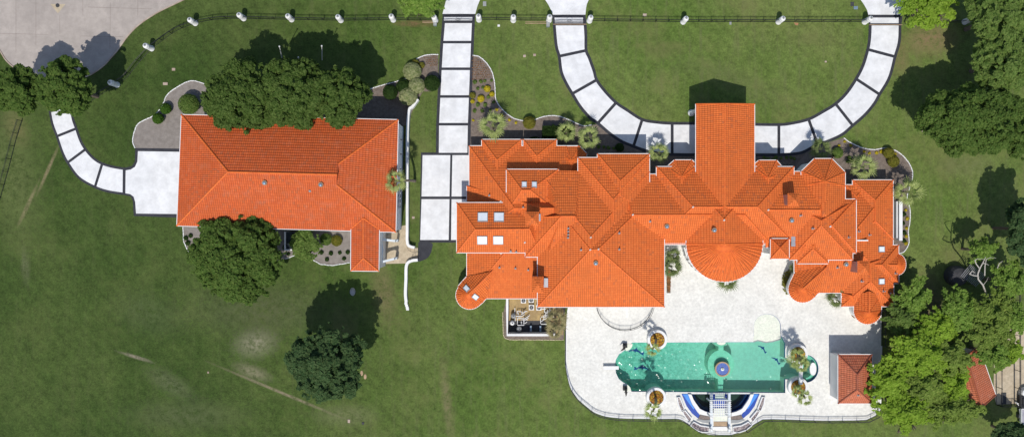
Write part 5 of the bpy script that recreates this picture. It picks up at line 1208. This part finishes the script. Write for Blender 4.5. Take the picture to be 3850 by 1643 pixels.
# shrubs
def shrub(px, py, rpx, m, label, seed, h=None, leaf=.09, n=None, group=None, cat='shrub', name='shrub', rough=.05):
    R = rpx * S; h = h or R * 1.5; c = W(px, py, h * .6); rng = np.random.default_rng(seed); t = thing(name, label, cat, (c.x, c.y, 0), group)
    mb = MB(); mb.lathe((0, 0, 0), [(R * .55, .02), (R * .86, h * .3), (R * .88, h * .55), (R * .62, h * .85), (R * .2, h * .95)], 14); o = mesh_obj('stems', mb.v, mb.f, M[m]); o.parent = t
    n = n or int(1500 * R * R + 150); v = cloud(rng, [(0, 0, h * .5, R * .97, h * .5 / R)], n, leaf, inner=.9, flat=.2); v[:, 2] = np.maximum(v[:, 2], .02)
    np_mesh('foliage', v, M[m], t); return t
for i, q in enumerate(((1549, 269, 33, 'paleleaf', 'pale variegated round shrub, topmost of the three pale ones beside the central drive', 1.9), (1567, 322, 30, 'paleleaf', 'pale variegated round shrub, right one of the three beside the central drive', 2.0),
          (1534, 362, 33, 'paleleaf', 'pale variegated round shrub, lowest of the three beside the central drive', 2.0), (1467, 347, 27, 'darkball', 'dark clipped round shrub left of the pale shrubs', 1.8),
          (1517, 325, 26, 'darkball', 'dark shrub half hidden between the pale shrubs', 1.6), (1624, 313, 29, 'darkball', 'large round dark green shrub touching the central drive border', 2.0),
          (1561, 237, 13, 'olive', 'small yellow green ball shrub above the pale shrubs, left one', .8), (1585, 246, 11, 'olive', 'small yellow green ball shrub above the pale shrubs, right one', .7),
          (622, 409, 20, 'ball', 'bright green clipped ball in the west gravel bed, upper one', 1.3), (593, 446, 20, 'ball', 'bright green clipped ball in the west gravel bed, lower one', 1.3),
          (708, 392, 37, 'dull', 'large mottled round shrub at the north west roof corner of the outbuilding', 2.4), (1990, 462, 23, 'olive', 'olive ball shrub by the white edging left of the hedge', 1.5),
          (3342, 575, 20, 'olive', 'olive ball shrub on the edging of the east bed, upper one', 1.3), (3360, 607, 21, 'olive', 'olive ball shrub in the east bed, lower one', 1.3),
          (1832, 335, 12, 'yellow', 'yellow flowering shrub right of the central drive, topmost', .7), (1850, 354, 9, 'yellow', 'small round bright yellow shrub against the white edging', .6),
          (1808, 372, 13, 'yellow', 'yellow and green flowering shrub in the middle of the bed right of the central drive', .7), (1777, 359, 11, 'olive', 'green and yellow shrub touching the central drive border', .7),
          (1777, 382, 7, 'yellow', 'small yellow shrub low beside the central drive border', .4), (1265, 905, 20, 'olive', 'yellow green shrub in the gravel bed beside the outbuilding wing', .9), (1225, 900, 22, 'dull', 'green shrub under the south eave of the outbuilding', 1.0),
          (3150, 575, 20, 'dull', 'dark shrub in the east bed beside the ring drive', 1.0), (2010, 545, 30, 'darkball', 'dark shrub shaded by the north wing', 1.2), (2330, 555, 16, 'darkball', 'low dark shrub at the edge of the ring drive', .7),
          (3150, 660, 14, 'dull', 'low shrub beside the north bay', .7))):
    shrub(q[0], q[1], q[2], M and q[3], q[4], 100 + i, q[5])
# clipped hedge in the north bed
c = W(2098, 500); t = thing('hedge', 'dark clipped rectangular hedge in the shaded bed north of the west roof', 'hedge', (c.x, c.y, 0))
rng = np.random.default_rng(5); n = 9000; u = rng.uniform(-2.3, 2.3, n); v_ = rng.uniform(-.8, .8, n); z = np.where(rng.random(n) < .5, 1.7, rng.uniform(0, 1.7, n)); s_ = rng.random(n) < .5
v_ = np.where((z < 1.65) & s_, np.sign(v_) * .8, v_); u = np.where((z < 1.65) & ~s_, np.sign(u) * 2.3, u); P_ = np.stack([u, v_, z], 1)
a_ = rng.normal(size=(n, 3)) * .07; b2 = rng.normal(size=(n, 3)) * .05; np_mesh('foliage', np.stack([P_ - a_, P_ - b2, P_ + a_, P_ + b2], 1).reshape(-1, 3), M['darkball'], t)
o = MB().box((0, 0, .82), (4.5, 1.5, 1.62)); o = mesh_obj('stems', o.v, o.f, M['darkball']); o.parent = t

# small bedding plants: one of each kind, then copies
def plant_proto(name, m, R, seed, n=60):
    rng = np.random.default_rng(seed); v = cloud(rng, [(0, 0, R * .3, R, .8)], n, R * .42, inner=.3, flat=.3); o = np_mesh(name, v, M[m]); return o
def inside(p, poly):
    r = False; j = len(poly) - 1
    for i in range(len(poly)):
        if (poly[i][1] > p[1]) != (poly[j][1] > p[1]) and p[0] < (poly[j][0] - poly[i][0]) * (p[1] - poly[i][1]) / (poly[j][1] - poly[i][1]) + poly[i][0]: r = not r
        j = i
    return r
def scatter(proto, label, cat, group, pts, R_):
    first = True
    for (x, y) in pts:
        o = proto if first else proto.copy()
        if not first: COL.objects.link(o)
        first = False; p = W(x, y); o.location = (p.x, p.y, .02); s_ = R_.uniform(.8, 1.2); o.scale = (s_, s_, s_); o.rotation_euler = (0, 0, R_.uniform(0, 6)); tag(o, label, cat, group)
R_ = _r.Random(11)
triA = [(1776, 213), (1798, 219), (1823, 241), (1842, 272), (1850, 296), (1774, 302)]; triB = [(1594, 217), (1620, 211), (1645, 211), (1643, 250), (1610, 246)]
ga = [(x + (j % 2) * 3.5 + R_.uniform(-1, 1), y + R_.uniform(-1, 1)) for j, y in enumerate(range(214, 304, 7)) for x in range(1776, 1850, 7) if inside((x + (j % 2) * 3.5, y), triA)]
gb = [(x + (j % 2) * 3.5 + R_.uniform(-1, 1), y + R_.uniform(-1, 1)) for j, y in enumerate(range(212, 250, 7)) for x in range(1594, 1646, 7) if inside((x + (j % 2) * 3.5, y), triB)]
scatter(plant_proto('bedding_plant', 'redbed', .085, 3, 36), 'tiny red bedding plant in the close rows right of the central drive', 'bedding plant', 'bedding plants in rows right of the central drive', ga, R_)
scatter(plant_proto('bedding_plant', 'redbed', .085, 4, 36), 'tiny red bedding plant in the close rows left of the central drive', 'bedding plant', 'bedding plants in rows left of the central drive', gb, R_)
sm = [(1786, 310), (1808, 308), (1823, 306), (1848, 304), (1797, 334), (1816, 330), (1836, 366), (1796, 395), (1824, 395), (1785, 418), (1813, 418), (1843, 415), (1856, 385)]
scatter(plant_proto('small_plant', 'dull', .26, 5, 110), 'low green plant spaced out on the mulch right of the central drive', 'plant', 'low plants right of the central drive', sm, R_)
ye = [(1779, 453), (1868, 413), (1885, 435), (1915, 452), (1940, 462), (1840, 440), (3175, 533), (3198, 548), (3154, 548), (3248, 571), (3268, 577), (3295, 576), (3312, 571), (3366, 580), (3404, 790), (3410, 822), (3408, 858), (3406, 888), (3405, 915)]
scatter(plant_proto('yellow_plant', 'yellow', .22, 6, 90), 'small yellow flowering plant along the inner side of the white bed edging', 'flower', 'small yellow flowering plants along the bed edging', ye, R_)
gs = [(1209, 949), (1245, 952), (1278, 950), (1308, 948), (1294, 972), (1230, 975), (718, 886), (700, 895), (708, 914), (1072, 930), (1085, 955), (3396, 805), (3394, 840), (3398, 875), (3397, 905)]
scatter(plant_proto('small_plant', 'darkball', .3, 7, 110), 'small dark green plant spaced out in a gravel bed', 'plant', 'small dark plants in the gravel beds', gs, R_)
nb = [(2870 + i * 17 + R_.uniform(-5, 5), 596 + R_.uniform(-3, 3)) for i in range(8)] + [(2250 + i * 19 + R_.uniform(-5, 5), 552 + i * 2) for i in range(5)] + [(2080 + i * 22, 475 + R_.uniform(-6, 6)) for i in range(4)] + [(3185 + R_.uniform(-8, 60), 585 + R_.uniform(-8, 30)) for i in range(6)]
scatter(plant_proto('shade_plant', 'dull', .26, 8, 90), 'low leafy plant in the shaded bed along the north front', 'plant', 'low plants in the shaded north bed', nb, R_)
